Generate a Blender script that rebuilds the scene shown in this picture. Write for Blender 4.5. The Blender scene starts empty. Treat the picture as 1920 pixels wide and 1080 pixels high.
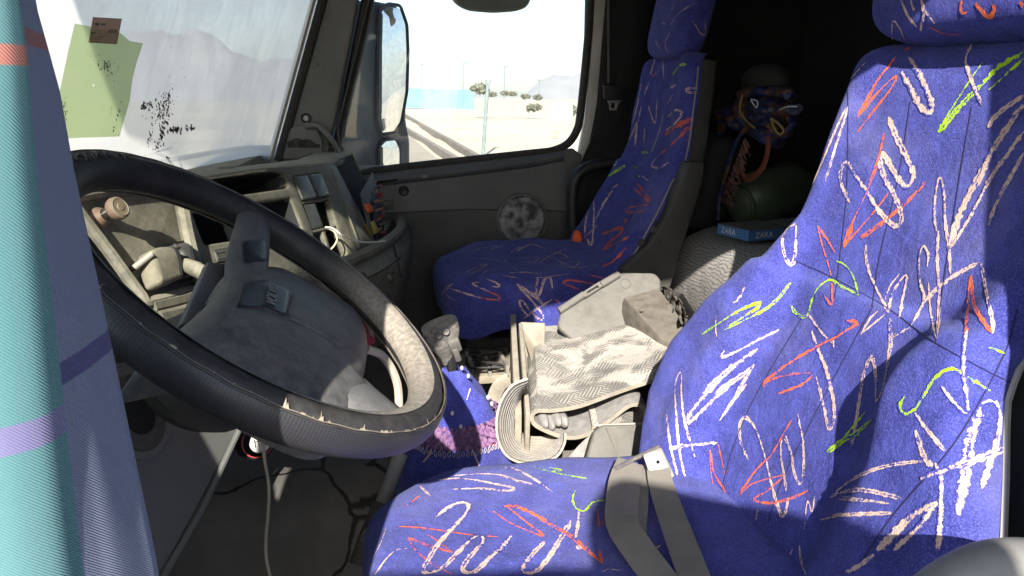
import bpy, bmesh, math, random
import numpy as np
from mathutils import Vector, Matrix
from mathutils.bvhtree import BVHTree
random.seed(4); RNG = np.random.default_rng(4)
S = bpy.context.scene
COL = S.collection
V = lambda *a: np.array(a, float)

# ------------------------------------------------------------------ camera, sky, sun, exposure
F = 1387.0; YAW = math.radians(12); PIT = math.radians(14.5); CAM = V(0, -.35, 0)
fw = V(math.sin(YAW)*math.cos(PIT), math.cos(YAW)*math.cos(PIT), -math.sin(PIT))
rt = V(math.cos(YAW), -math.sin(YAW), 0); up = np.cross(rt, fw)
cd = bpy.data.cameras.new('camera'); cam = bpy.data.objects.new('camera', cd); COL.objects.link(cam)
cd.sensor_width = 36; cd.lens = 36*F/1920; cd.clip_start = .02; cd.clip_end = 5000
cam.matrix_world = Matrix(((rt[0], up[0], -fw[0], CAM[0]), (rt[1], up[1], -fw[1], CAM[1]), (rt[2], up[2], -fw[2], CAM[2]), (0, 0, 0, 1)))
S.camera = cam
SUN = V(-.22, -.83, .54); SUN /= np.linalg.norm(SUN)
elev = math.asin(SUN[2]); azim = math.atan2(SUN[0], SUN[1])
w = bpy.data.worlds.new('World'); S.world = w; w.use_nodes = True
nt = w.node_tree; sk = nt.nodes.new('ShaderNodeTexSky'); sk.sky_type = 'NISHITA'; sk.sun_disc = False
sk.sun_elevation = elev; sk.sun_rotation = azim; sk.dust_density = 1.0; sk.air_density = 1.0
bg = nt.nodes['Background']; nt.links.new(sk.outputs[0], bg.inputs[0]); bg.inputs[1].default_value = .10
sl = bpy.data.lights.new('sun', 'SUN'); sl.energy = 5; sl.angle = math.radians(.53); sl.color = (1, .94, .85)
so = bpy.data.objects.new('sun', sl); COL.objects.link(so)
so.rotation_euler = Vector(-SUN).to_track_quat('-Z', 'Y').to_euler(); so.location = (-1, -4, 6)
S.view_settings.view_transform = 'Standard'; S.view_settings.look = 'None'; S.view_settings.gamma = 1
S.view_settings.exposure = 1.6
S.render.engine = 'CYCLES'; S.cycles.max_bounces = 10; S.cycles.transparent_max_bounces = 12
S.cycles.use_denoising = True; S.cycles.sample_clamp_indirect = 6

# ------------------------------------------------------------------ measuring helpers
def ray(px, py): return fw + rt*(px-960)/F - up*(py-540)/F
def P(px, py, x=None, y=None, z=None, d=None):
    v = ray(px, py)
    t = d if d is not None else (x-CAM[0])/v[0] if x is not None else (y-CAM[1])/v[1] if y is not None else (z-CAM[2])/v[2]
    return CAM + v*t
def unit(a): a = np.asarray(a, float); return a/np.linalg.norm(a)
class Fr:
    """a plane in the place: origin, right, up-in-plane, normal"""
    def __init__(s, O, n, e): s.O = np.asarray(O, float); s.n = unit(n); s.e = unit(e - s.n*np.dot(e, s.n)); s.v = np.cross(s.n, s.e)
    def at(s, px, py, o=0.):
        r = ray(px, py); t = ((s.O + s.n*o - CAM) @ s.n)/(r @ s.n); return CAM + r*t
    def to2(s, p): q = np.asarray(p)-s.O; return (q @ s.e, q @ s.v)
    def px(s, px, py, o=0.): return s.to2(s.at(px, py, o))
    def w(s, a, b, c=0.): return s.O + s.e*a + s.v*b + s.n*c
    def poly(s, pts, o=0.): return [s.px(x, y, o) for x, y in pts]
def smooth(pts, n=6, closed=False):
    pts = [np.asarray(p, float) for p in pts]; m = len(pts); out = []
    rng = range(m if closed else m-1)
    for i in rng:
        p1, p2 = pts[i], pts[(i+1) % m]
        p0 = pts[(i-1) % m] if (closed or i > 0) else 2*p1-p2
        p3 = pts[(i+2) % m] if (closed or i+2 < m) else 2*p2-p1
        for k in range(n):
            t = k/n
            out.append(.5*((2*p1)+(-p0+p2)*t+(2*p0-5*p1+4*p2-p3)*t*t+(-p0+3*p1-3*p2+p3)*t**3))
    if not closed: out.append(pts[-1])
    return out
def rounded(poly, r, n=4):
    poly = [np.asarray(p, float) for p in poly]; out = []; m = len(poly)
    for i in range(m):
        a, b, c = poly[i-1], poly[i], poly[(i+1) % m]
        u, v = a-b, c-b; lu, lv = np.linalg.norm(u), np.linalg.norm(v)
        k = min(r, lu*.45, lv*.45); p, q = b+u/lu*k, b+v/lv*k
        for j in range(n+1):
            t = j/n; out.append((1-t)**2*p + 2*t*(1-t)*b + t*t*q)
    return out
def resample(pts, step):
    pts = np.array(pts, float); d = np.r_[0, np.cumsum(np.linalg.norm(np.diff(pts, axis=0), axis=1))]
    n = max(2, int(d[-1]/step)+1); t = np.linspace(0, d[-1], n)
    return np.stack([np.interp(t, d, pts[:, k]) for k in range(pts.shape[1])], 1)

# ------------------------------------------------------------------ materials (node based)
def nodes(name):
    m = bpy.data.materials.new(name); m.use_nodes = True; t = m.node_tree
    return m, t, t.nodes['Principled BSDF'], t.nodes['Material Output']
class G:
    def __init__(s, t): s.t = t
    def n(s, ty, **k):
        x = s.t.nodes.new('ShaderNode'+ty)
        for a, b in k.items(): setattr(x, a, b)
        return x
    def l(s, a, b): s.t.links.new(a, b)
    def pos(s, scale=(1, 1, 1)):
        g = s.n('NewGeometry'); m = s.n('Mapping'); m.inputs['Scale'].default_value = scale; s.l(g.outputs['Position'], m.inputs[0]); return m.outputs[0]
    def noise(s, sc, det=3, rough=.55, vec=None, dist=0):
        x = s.n('TexNoise'); x.inputs['Scale'].default_value = sc; x.inputs['Detail'].default_value = det
        x.inputs['Roughness'].default_value = rough; x.inputs['Distortion'].default_value = dist
        s.l(vec if vec is not None else s.pos(), x.inputs['Vector']); return x.outputs['Fac']
    def ramp(s, fac, a, b, lo=0., hi=1.):
        x = s.n('MapRange'); x.interpolation_type = 'SMOOTHSTEP'
        for i, q in enumerate((a, b, lo, hi)): x.inputs[i+1].default_value = q
        s.l(fac, x.inputs[0]); return x.outputs[0]
    def mix(s, fac, a, b):
        x = s.n('Mix', data_type='RGBA'); 
        if isinstance(fac, float): x.inputs[0].default_value = fac
        else: s.l(fac, x.inputs[0])
        for i, q in ((6, a), (7, b)):
            if isinstance(q, tuple): x.inputs[i].default_value = (*q, 1)
            else: s.l(q, x.inputs[i])
        return x.outputs[2]
    def math(s, op, a, b=None):
        x = s.n('Math', operation=op)
        for i, q in enumerate((a, b)):
            if q is None: continue
            if isinstance(q, (int, float)): x.inputs[i].default_value = q
            else: s.l(q, x.inputs[i])
        return x.outputs[0]
    def bump(s, h, st, d, bs, prev=None):
        x = s.n('Bump'); x.inputs['Strength'].default_value = st; x.inputs['Distance'].default_value = d
        s.l(h, x.inputs['Height'])
        if prev is not None: s.l(prev, x.inputs['Normal'])
        if bs is not None: s.l(x.outputs[0], bs.inputs['Normal'])
        return x.outputs[0]
def basic(name, col, rough=.55, col2=None, nsc=9., dust=0., dcol=(.36, .32, .25), upb=.45, grain=0., metal=0., gsc=900., scratch=0.):
    """painted or moulded stuff: two-tone wear, settled dust (more where the surface faces up), fine grain"""
    m, t, bs, out = nodes(name); g = G(t)
    c = g.mix(g.ramp(g.noise(nsc, 5, .6), .35, .68), col, col2 or tuple(x*.72 for x in col))
    if dust > 0:
        ge = g.n('NewGeometry'); sp = g.n('SeparateXYZ'); g.l(ge.outputs['Normal'], sp.inputs[0])
        upz = g.math('MULTIPLY', g.math('MAXIMUM', sp.outputs[2], 0.), upb)
        a = g.math('ADD', g.ramp(g.noise(nsc*2.4, 6, .7), .3, .75, .28, .95), upz)
        a = g.math('MULTIPLY', g.math('MULTIPLY', a, dust), g.ramp(g.noise(160., 3, .7), .25, .6, .65, 1.))
        a = g.math('MINIMUM', a, .97)
        c = g.mix(a, c, dcol)
        rr = g.n('MapRange'); g.l(a, rr.inputs[0]); rr.inputs[3].default_value = rough; rr.inputs[4].default_value = .92
        g.l(rr.outputs[0], bs.inputs['Roughness'])
    else: bs.inputs['Roughness'].default_value = rough
    if scratch > 0:
        sc = g.ramp(g.noise(60., 4, .7, g.pos((1, 6, 2)), 1.2), .66, .74, 0., scratch); c = g.mix(sc, c, (.55, .52, .46))
    g.l(c, bs.inputs['Base Color']); bs.inputs['Metallic'].default_value = metal
    if grain > 0: g.bump(g.noise(gsc, 3, .6), grain, .001, bs)
    return m
def fabric(name, stroke=None, base=((.025, .028, .185), (.047, .056, .30))):
    """napped seat plush; with a stroke colour: the crayon-like print, broken up by the nap"""
    m, t, bs, out = nodes(name); g = G(t)
    fuzz = g.noise(520., 3, .7); mot = g.noise(26., 4, .6)
    c = g.mix(g.ramp(mot, .35, .7), base[0], base[1])
    c = g.mix(g.ramp(fuzz, .42, .75, 0., .55), c, (.16, .18, .62))
    c = g.mix(g.ramp(g.noise(5., 4, .6), .5, .8, .02, .22), c, (.30, .28, .36))      # settled dust on the nap
    if stroke:
        bs.inputs['Sheen Weight'].default_value = 0
        uv = g.n('UVMap'); sp = g.n('SeparateXYZ'); g.l(uv.outputs[0], sp.inputs[0])
        av = g.math('ABSOLUTE', sp.outputs[1])
        nz = g.math('ADD', g.math('MULTIPLY', g.math('SUBTRACT', g.noise(210., 3, .75), .5), 1.7), .5)
        core = g.ramp(g.noise(11., 2, .5), .38, .60, .08, .56)                        # hollow in places, solid in others
        k = g.math('ADD', nz, g.math('MULTIPLY', g.math('ABSOLUTE', g.math('SUBTRACT', av, core)), -.60))
        k = g.math('ADD', k, g.ramp(g.noise(34., 2, .5), .35, .65, -.10, .14))
        f = g.ramp(k, .22, .38)
        c = g.mix(f, c, g.mix(g.ramp(fuzz, .35, .7), stroke, tuple(x*.72 for x in stroke)))
    g.l(c, bs.inputs['Base Color']); bs.inputs['Roughness'].default_value = .95
    bs.inputs['Sheen Weight'].default_value = .0 if stroke else .15; bs.inputs['Sheen Roughness'].default_value = .4
    bs.inputs['Sheen Tint'].default_value = (.6, .66, .9, 1); bs.inputs['Specular IOR Level'].default_value = .15
    g.bump(fuzz, .9, .0024, bs, g.bump(g.noise(150., 2, .5), .45, .003, g.bump(g.noise(14., 3, .55), .35, .02, None)) if False else g.bump(g.noise(140., 2, .5), .4, .003, None, g.bump(g.noise(13., 3, .6, None, .5), .5, .018, None)))
    return m
MT = {}
MT['blue'] = fabric('blue_plush')
MT['pink'] = fabric('pink_print', (.70, .50, .42)); MT['orange'] = fabric('orange_print', (.74, .15, .06)); MT['green'] = fabric('green_print', (.42, .70, .015))
SLOTS = [MT['blue'], MT['pink'], MT['orange'], MT['green']]
MT['dash'] = basic('dusty_dash_plastic', (.034, .036, .030), .5, nsc=14, dust=.66, dcol=(.26, .24, .17), upb=.75, grain=.25)
MT['dashtop'] = basic('dusty_dash_top', (.05, .05, .042), .6, nsc=9, dust=.85, dcol=(.34, .31, .23), upb=.7, grain=.25)
MT['panel'] = basic('dust_covered_panel', (.10, .095, .075), .7, nsc=16, dust=.85, dcol=(.31, .275, .195), upb=.35, grain=.3)
MT['switch'] = basic('dusty_switch', (.018, .02, .018), .35, nsc=40, dust=.4, dcol=(.2, .19, .14), upb=.4)
MT['black'] = basic('black_plastic', (.012, .012, .013), .5)
MT['rubber'] = basic('black_rubber', (.018, .018, .018), .7, dust=.12, upb=.1)
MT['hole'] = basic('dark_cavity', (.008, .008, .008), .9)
MT['wheelpad'] = basic('slate_wheel_pad', (.032, .036, .047), .5, (.024, .027, .036), 24, dust=.30, dcol=(.40, .37, .31), upb=.12, grain=.35, gsc=500, scratch=.3)
MT['wheelgrey'] = basic('slate_wheel_spoke', (.06, .066, .08), .55, nsc=10, dust=.22, dcol=(.42, .39, .33), upb=.2, grain=.15)
MT['badge'] = basic('gloss_badge_panel', (.007, .008, .014), .38, nsc=15, dust=.12, dcol=(.2, .2, .2), upb=.15)
MT['emboss'] = basic('worn_badge_letters', (.006, .006, .008), .5)
MT['rim'] = basic('worn_black_vinyl', (.014, .015, .018), .5, nsc=30, dust=.12, dcol=(.3, .27, .22), upb=.15, grain=.35, gsc=400)
MT['rimdustlit'] = basic('dusty_sunlit_inner_rim', (.034, .032, .03), .6, nsc=12, dust=.34, dcol=(.42, .37, .3), upb=.1, grain=.3)
MT['flake'] = basic('torn_vinyl_backing', (.32, .27, .21), .9, (.16, .14, .12), 40)
MT['thread'] = basic('stitch_thread', (.14, .12, .1), .8)
def rim_dust_lit():
    m = basic('dusty_sunlit_inner_rim', (.016, .016, .018), .6, nsc=12, grain=.3); t = m.node_tree; g = G(t); bs = t.nodes['Principled BSDF']; c0 = bs.inputs['Base Color'].links[0].from_socket
    ge = g.n('NewGeometry'); sp = g.n('SeparateXYZ'); g.l(ge.outputs['Position'], sp.inputs[0])
    a = g.math('ADD', g.ramp(sp.outputs[0], -.06, .045), g.math('MULTIPLY', g.math('SUBTRACT', g.noise(26., 5, .7), .5), .5)); a = g.math('MINIMUM', g.math('MAXIMUM', g.math('MULTIPLY', a, .85), .0), .85)  # dust plus the sunlit tone of the right rim, painted in by position
    g.l(g.mix(a, c0, g.mix(g.ramp(g.noise(170., 4, .75), .35, .65), (.33, .295, .245), (.19, .17, .145))), bs.inputs['Base Color']); return m
MT['rimdustlit'] = rim_dust_lit()
def leather():
    m, t, bs, out = nodes('perforated_leather'); g = G(t)
    uv = g.n('UVMap'); mp = g.n('Mapping'); mp.inputs['Scale'].default_value = (420, 27, 1); g.l(uv.outputs[0], mp.inputs[0])
    vo = g.n('TexVoronoi'); vo.inputs['Randomness'].default_value = .0; vo.inputs['Scale'].default_value = 1; g.l(mp.outputs[0], vo.inputs['Vector'])
    dot = g.ramp(vo.outputs['Distance'], .14, .30)
    c = g.mix(g.ramp(g.noise(9., 4), .4, .7), (.03, .03, .036), (.05, .046, .046))
    c = g.mix(dot, (.008, .008, .009), c); g.l(c, bs.inputs['Base Color']); bs.inputs['Roughness'].default_value = .38
    g.bump(dot, .3, .0008, bs); return m
MT['leather'] = leather()
def curtain_mat():
    m, t, bs, out = nodes('curtain_twill'); g = G(t)
    uv = g.n('UVMap'); sp = g.n('SeparateXYZ'); g.l(uv.outputs[0], sp.inputs[0])
    c = g.mix(g.ramp(sp.outputs[0], .495, .505), (.11, .31, .335), (.235, .27, .42))
    def band(z0, z1, col, u0, u1, c):
        z = g.math('ADD', sp.outputs[1], 0.)
        f = g.math('MULTIPLY', g.ramp(z, z0-.0006, z0+.0006), g.ramp(z, z1-.0006, z1+.0006, 1., 0.))
        f = g.math('MULTIPLY', f, g.math('MULTIPLY', g.ramp(sp.outputs[0], u0-.004, u0+.004), g.ramp(sp.outputs[0], u1-.004, u1+.004, 1., 0.)))
        return g.mix(f, c, col)
    for z0, z1, col, u0, u1 in CURT_BANDS: c = band(z0, z1, col, u0, u1, c)
    wv = g.n('TexWave'); wv.wave_type = 'BANDS'; wv.bands_direction = 'DIAGONAL'; wv.inputs['Scale'].default_value = 1.0; wv.inputs['Distortion'].default_value = 0.4
    mp = g.n('Mapping'); mp.inputs['Scale'].default_value = (380, 380, 1)
    g.l(uv.outputs['UV'], mp.inputs[0]); cu = g.n('UVMap'); cu.uv_map = 'weave'; g.l(cu.outputs[0], mp.inputs[0]); g.l(mp.outputs[0], wv.inputs['Vector'])
    c = g.mix(g.ramp(wv.outputs['Fac'], .2, .8, .2, 0.), c, (.03, .07, .12)); g.l(c, bs.inputs['Base Color'])
    bs.inputs['Roughness'].default_value = .85; bs.inputs['Sheen Weight'].default_value = .2
    g.bump(wv.outputs['Fac'], .7, .0012, bs)
    tr = g.n('BsdfTranslucent'); g.l(c, tr.inputs[0]); mx = g.n('MixShader'); mx.inputs[0].default_value = .25
    g.l(bs.outputs[0], mx.inputs[1]); g.l(tr.outputs[0], mx.inputs[2]); g.l(mx.outputs[0], out.inputs[0]); return m
def dirty_glass():
    m, t, bs, out = nodes('dusty_windscreen_glass'); g = G(t)
    tp = g.n('BsdfTransparent'); tp.inputs[0].default_value = (.93, .97, .96, 1)
    di = g.n('BsdfDiffuse'); di.inputs[0].default_value = (.50, .51, .51, 1)
    tl = g.n('BsdfTranslucent'); tl.inputs[0].default_value = (.70, .70, .68, 1)
    dust = g.n('MixShader'); dust.inputs[0].default_value = .6; g.l(di.outputs[0], dust.inputs[1]); g.l(tl.outputs[0], dust.inputs[2])
    a = g.noise(3., 5, .6); st = g.noise(11., 4, .7, g.pos((1, 5, .35)), .3); fi = g.noise(120., 3, .7)
    f = g.math('ADD', g.math('MULTIPLY', g.ramp(a, .3, .7), .16), g.math('MULTIPLY', g.ramp(st, .3, .8), .07))
    f = g.math('ADD', g.math('ADD', f, .72), g.math('MULTIPLY', g.ramp(fi, .5, .8), .08))
    ge = g.n('NewGeometry'); sp = g.n('SeparateXYZ'); g.l(ge.outputs['Position'], sp.inputs[0]); f = g.math('MULTIPLY', f, g.ramp(sp.outputs[1], .3, .8, .3, 1.))   # dust thinned on the driver side to let more sun onto the dash
    mx = g.n('MixShader'); g.l(f, mx.inputs[0]); g.l(tp.outputs[0], mx.inputs[1]); g.l(dust.outputs[0], mx.inputs[2]); g.l(mx.outputs[0], out.inputs[0]); return m
def clear_glass(name, f0=.014):
    m, t, bs, out = nodes(name); g = G(t)
    tp = g.n('BsdfTransparent'); tp.inputs[0].default_value = (.96, .98, .97, 1)
    di = g.n('BsdfTranslucent'); di.inputs[0].default_value = (.7, .68, .6, 1)
    gl = g.n('BsdfGlossy'); gl.inputs['Roughness'].default_value = .03
    f = g.math('ADD', g.math('MULTIPLY', g.ramp(g.noise(14., 5, .7), .45, .8), f0), f0*.6)
    m1 = g.n('MixShader'); g.l(f, m1.inputs[0]); g.l(tp.outputs[0], m1.inputs[1]); g.l(di.outputs[0], m1.inputs[2])
    m2 = g.n('MixShader'); m2.inputs[0].default_value = .04; g.l(m1.outputs[0], m2.inputs[1]); g.l(gl.outputs[0], m2.inputs[2])
    g.l(m2.outputs[0], out.inputs[0]); return m
def film_mat():
    m, t, bs, out = nodes('green_tint_film'); g = G(t)
    tp = g.n('BsdfTransparent'); tp.inputs[0].default_value = (.55, .72, .42, 1)
    tl = g.n('BsdfTranslucent'); c = g.mix(g.ramp(g.noise(40., 5, .7, g.pos((1, 2, .7))), .66, .72), (.70, .78, .44), (.12, .10, .05)); g.l(c, tl.inputs[0])
    di = g.n('BsdfDiffuse'); g.l(c, di.inputs[0]); d2 = g.n('MixShader'); g.l(tl.outputs[0], d2.inputs[1]); g.l(di.outputs[0], d2.inputs[2])
    mx = g.n('MixShader'); mx.inputs[0].default_value = .62; g.l(tp.outputs[0], mx.inputs[1]); g.l(d2.outputs[0], mx.inputs[2]); g.l(mx.outputs[0], out.inputs[0]); return m
def tl_mat(name, col, k=.4):
    m, t, bs, out = nodes(name); g = G(t); bs.inputs['Base Color'].default_value = (*col, 1); bs.inputs['Roughness'].default_value = .8
    tl = g.n('BsdfTranslucent'); tl.inputs[0].default_value = (*col, 1); mx = g.n('MixShader'); mx.inputs[0].default_value = k
    g.l(bs.outputs[0], mx.inputs[1]); g.l(tl.outputs[0], mx.inputs[2]); g.l(mx.outputs[0], out.inputs[0]); return m
def mirror_mat():
    m, t, bs, out = nodes('mirror_glass'); g = G(t); bs.inputs['Base Color'].default_value = (.72, .76, .8, 1); bs.inputs['Metallic'].default_value = 1
    bs.inputs['Roughness'].default_value = .03; di = g.n('BsdfDiffuse'); di.inputs[0].default_value = (.45, .45, .42, 1)
    mx = g.n('MixShader'); g.l(g.ramp(g.noise(60., 5, .7), .4, .8, .05, .3), mx.inputs[0]); g.l(bs.outputs[0], mx.inputs[1]); g.l(di.outputs[0], mx.inputs[2]); g.l(mx.outputs[0], out.inputs[0]); return m
def mat_tread():
    m, t, bs, out = nodes('treaded_rubber_mat'); g = G(t)
    p = g.pos((1, 1, 1)); wv = []
    for ang in (35, -35):
        mp = g.n('Mapping'); mp.inputs['Rotation'].default_value = (0, 0, math.radians(ang)); g.l(p, mp.inputs[0])
        x = g.n('TexWave'); x.inputs['Scale'].default_value = 46; x.inputs['Distortion'].default_value = 0; g.l(mp.outputs[0], x.inputs['Vector']); wv.append(x.outputs['Fac'])
    ck = g.n('TexChecker'); ck.inputs['Scale'].default_value = 27
    mp = g.n('Mapping'); mp.inputs['Rotation'].default_value = (0, 0, math.radians(50)); g.l(p, mp.inputs[0])
    sp = g.n('SeparateXYZ'); g.l(mp.outputs[0], sp.inputs[0]); cb = g.n('CombineXYZ'); g.l(sp.outputs[0], cb.inputs[0]); g.l(sp.outputs[1], cb.inputs[1]); cb.inputs[2].default_value = .31/27; g.l(cb.outputs[0], ck.inputs['Vector'])
    h = g.n('Mix'); g.l(ck.outputs['Fac'], h.inputs[0]); g.l(wv[0], h.inputs[2]); g.l(wv[1], h.inputs[3]); h = g.ramp(h.outputs[0], .45, .8)
    c = g.mix(g.ramp(g.noise(13., 5, .6, None, .6), .44, .58), (.17, .16, .15), (.46, .43, .385))
    c = g.mix(g.math('MULTIPLY', g.math('MULTIPLY', h, .6), g.ramp(g.noise(21., 4, .6), .35, .6)), c, (.62, .58, .52)); g.l(c, bs.inputs['Base Color']); bs.inputs['Roughness'].default_value = .8
    g.bump(h, 1., .006, bs); return m
def mattress_mat():
    m, t, bs, out = nodes('grey_ripple_ticking'); g = G(t)
    x = g.n('TexWave'); x.wave_type = 'BANDS'; x.bands_direction = 'Z'; x.inputs['Scale'].default_value = 11; x.inputs['Distortion'].default_value = 6; x.inputs['Detail'].default_value = 2
    x.inputs['Detail Scale'].default_value = 1.5; uv = g.n('UVMap'); mp = g.n('Mapping'); mp.inputs['Rotation'].default_value = (math.radians(90), 0, 0); g.l(uv.outputs[0], mp.inputs[0])
    x.bands_direction = 'Y'; x.inputs['Scale'].default_value = 34; x.inputs['Distortion'].default_value = 9; x.inputs['Detail Scale'].default_value = .9; g.l(uv.outputs[0], x.inputs['Vector'])
    c = g.mix(g.ramp(x.outputs['Fac'], .6, .95), (.34, .315, .28), (.13, .135, .15))
    c = g.mix(g.ramp(g.noise(420., 2), .4, .7, 0., .5), c, (.16, .15, .14)); g.l(c, bs.inputs['Base Color']); bs.inputs['Roughness'].default_value = .95
    g.bump(g.noise(500., 2), .5, .0015, bs, g.bump(g.noise(18., 3), .4, .01, None)); return m
def cracked_rubber():
    m, t, bs, out = nodes('cracked_floor_rubber'); g = G(t)
    vo = g.n('TexVoronoi'); vo.feature = 'DISTANCE_TO_EDGE'; vo.inputs['Scale'].default_value = 3.4
    nz = g.n('TexNoise'); nz.inputs['Scale'].default_value = 9; nz.inputs['Detail'].default_value = 6; g.l(g.pos(), nz.inputs['Vector'])
    ad = g.n('VectorMath', operation='MULTIPLY_ADD'); g.l(nz.outputs['Color'], ad.inputs[0]); ad.inputs[1].default_value = (.07, .07, .07); g.l(g.pos(), ad.inputs[2]); g.l(ad.outputs[0], vo.inputs['Vector'])
    cr = g.ramp(vo.outputs['Distance'], .004, .016)
    c = g.mix(g.ramp(g.noise(6., 5, .65), .35, .7), (.066, .063, .058), (.11, .10, .09))
    c = g.mix(g.ramp(g.noise(5.3, 3, .5), .70, .72), c, (.05, .04, .025)); c = g.mix(cr, (.006, .005, .005), c)
    g.l(c, bs.inputs['Base Color']); bs.inputs['Roughness'].default_value = .75
    g.bump(cr, .8, .006, bs, g.bump(g.noise(300., 3), .25, .001, None)); return m
MT['windscreen'] = dirty_glass(); MT['sideglass'] = clear_glass('passenger_window_glass'); MT['film'] = film_mat(); MT['mirror'] = mirror_mat()
MT['mat'] = mat_tread(); MT['tick'] = mattress_mat(); MT['floor'] = cracked_rubber()
MT['trim'] = basic('grey_cab_trim', (.16, .16, .145), .6, nsc=6, dust=.35, dcol=(.30, .27, .21), upb=.3, grain=.3)
MT['doorplastic'] = basic('charcoal_door_trim', (.125, .125, .123), .55, nsc=5, dust=.3, dcol=(.17, .16, .14), upb=.5, grain=.3)
MT['doorlow'] = basic('ribbed_door_pocket', (.078, .078, .076), .7, nsc=7, dust=.2, dcol=(.13, .12, .1), grain=.4)
MT['white'] = basic('white_cab_paint', (.62, .61, .58), .35, (.5, .48, .44), 7, dust=.25, dcol=(.45, .4, .32), upb=.2)
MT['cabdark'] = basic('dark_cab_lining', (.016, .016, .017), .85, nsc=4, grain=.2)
MT['shell'] = basic('charcoal_seat_shell', (.036, .036, .036), .6, nsc=8, dust=.16, dcol=(.16, .145, .12), upb=.2, grain=.3)
MT['shellblack'] = basic('black_seat_shell', (.016, .016, .018), .75, grain=.4)
MT['piping'] = basic('pale_seat_piping', (.30, .29, .27), .7)
MT['greyplastic'] = basic('pale_grey_plastic', (.085, .082, .076), .5, (.055, .053, .05), 22, dust=.62, dcol=(.16, .148, .13), upb=.3, grain=.25)
MT['silver'] = basic('silver_plastic', (.15, .15, .16), .38, nsc=7, dust=.15, dcol=(.4, .38, .34), upb=.2)
MT['dustywood'] = basic('dusty_board', (.24, .215, .17), .8, (.15, .13, .10), 25, dust=.6, dcol=(.33, .295, .245), upb=.4, grain=.4)
MT['steel'] = basic('dull_steel', (.30, .29, .28), .35, (.3, .28, .25), 30, metal=.8, dust=.3, dcol=(.5, .46, .4), upb=.3)
MT['rawsteel'] = basic('dusty_steel_bracket', (.16, .145, .125), .5, (.07, .06, .05), 38, metal=.2, dust=.5, dcol=(.23, .205, .17), upb=.3, grain=.3)
MT['matback'] = basic('grey_mat_felt', (.19, .18, .175), .95, (.27, .255, .24), 60, grain=.8, gsc=250)
MT['torncloth'] = basic('dusty_torn_lining', (.16, .145, .13), .95, (.3, .27, .23), 18, grain=.5)
MT['web'] = basic('beige_belt_webbing', (.20, .185, .16), .85, (.145, .135, .12), 12, grain=.6, gsc=500)
MT['webdark'] = basic('black_belt_webbing', (.018, .018, .018), .85, grain=.5, gsc=500)
MT['knobtop'] = basic('knob_leatherette', (.22, .18, .125), .6, (.22, .17, .11), 60); MT['chrome'] = basic('worn_chrome', (.6, .57, .52), .18, (.45, .33, .22), 40, metal=.95)
MT['copper'] = basic('rusty_knob_collar', (.25, .15, .10), .5, (.17, .1, .07), 60, metal=.2, dust=.3)
MT['knob'] = basic('dusty_gear_knob', (.05, .05, .05), .45, nsc=40, dust=.6, dcol=(.4, .37, .32), upb=.3)
MT['cream'] = basic('cream_plastic', (.42, .38, .30), .5); MT['whitewire'] = basic('white_wire', (.7, .68, .6), .45); MT['yellowwire'] = basic('yellowed_wire', (.62, .57, .36), .45)
MT['fringe'] = basic('purple_lace', (.13, .06, .15), .9, (.2, .11, .2), 90, grain=.9, gsc=300); MT['loop'] = basic('white_bead_thread', (.55, .5, .55), .7)
MT['boxblue'] = basic('blue_card_box', (.02, .13, .34), .55, (.018, .11, .28), 12, dust=.15); MT['boxtop'] = basic('dusty_box_top', (.09, .1, .1), .8, (.12, .11, .09), 14)
MT['ink'] = basic('white_print', (.62, .68, .7), .6); MT['inkdark'] = basic('dark_print', (.05, .04, .04), .6)
MT['greenbottle'] = basic('dull_green_plastic', (.022, .05, .02), .4, (.018, .042, .017), 8, dust=.15)
MT['bag'] = basic('grey_holdall_cloth', (.035, .036, .042), .95, grain=.7, gsc=350); MT['orangestrap'] = basic('rust_orange_strap', (.16, .04, .018), .8)
MT['orange2'] = basic('bright_orange_cloth', (.75, .13, .03), .8, (.6, .09, .02), 50); MT['hat'] = basic('dark_grey_cap', (.05, .05, .05), .9)
def scarf_mat():
    m, t, bs, out = nodes('patterned_scarf'); g = G(t); vo = g.n('TexVoronoi'); vo.inputs['Scale'].default_value = 34; g.l(g.pos((1, 1, 1.7)), vo.inputs['Vector'])
    c = g.mix(g.ramp(g.noise(15., 4, .6, None, 1.), .5, .56), (.009, .016, .085), (.12, .045, .02)); c = g.mix(g.ramp(vo.outputs['Distance'], .0, .5, .3, 0.), c, (.4, .3, .12)); g.l(c, bs.inputs['Base Color']); bs.inputs['Roughness'].default_value = .6; return m
MT['scarf'] = scarf_mat(); MT['tassel'] = basic('faded_pink_tassel', (.17, .06, .055), .95, (.24, .12, .09), 120)
MT['mirrorshell'] = basic('dusty_mirror_shell', (.030, .042, .066), .5, (.042, .056, .084), 6, dust=.08, dcol=(.2, .2, .2), upb=.3)
MT['speaker'] = basic('speaker_grille', (.30, .30, .30), .6, (.035, .035, .035), 34, grain=.9, gsc=450)
MT['mirrorshell'].node_tree.nodes['Principled BSDF'].inputs['Specular IOR Level'].default_value = .15
MT['purplepaint'] = basic('olive_mirror_shell', (.13, .135, .115), .6)
def sand_mat():
    m, t, bs, out = nodes('pale_desert_sand'); g = G(t)
    c = g.mix(g.ramp(g.noise(.06, 6, .6), .35, .7), (.52, .455, .34), (.42, .365, .28)); c = g.mix(g.ramp(g.noise(.5, 5, .7, g.pos((.35, 1, 1))), .52, .7, 0., .6), c, (.27, .215, .17)); g.l(c, bs.inputs['Base Color']); bs.inputs['Roughness'].default_value = .95; return m
MT['sand'] = sand_mat(); MT['asphalt'] = basic('dusty_track', (.30, .26, .20), .95, (.25, .21, .165), .6); MT['kerb'] = basic('kerb_concrete', (.2, .17, .14), .9, nsc=2)
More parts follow.
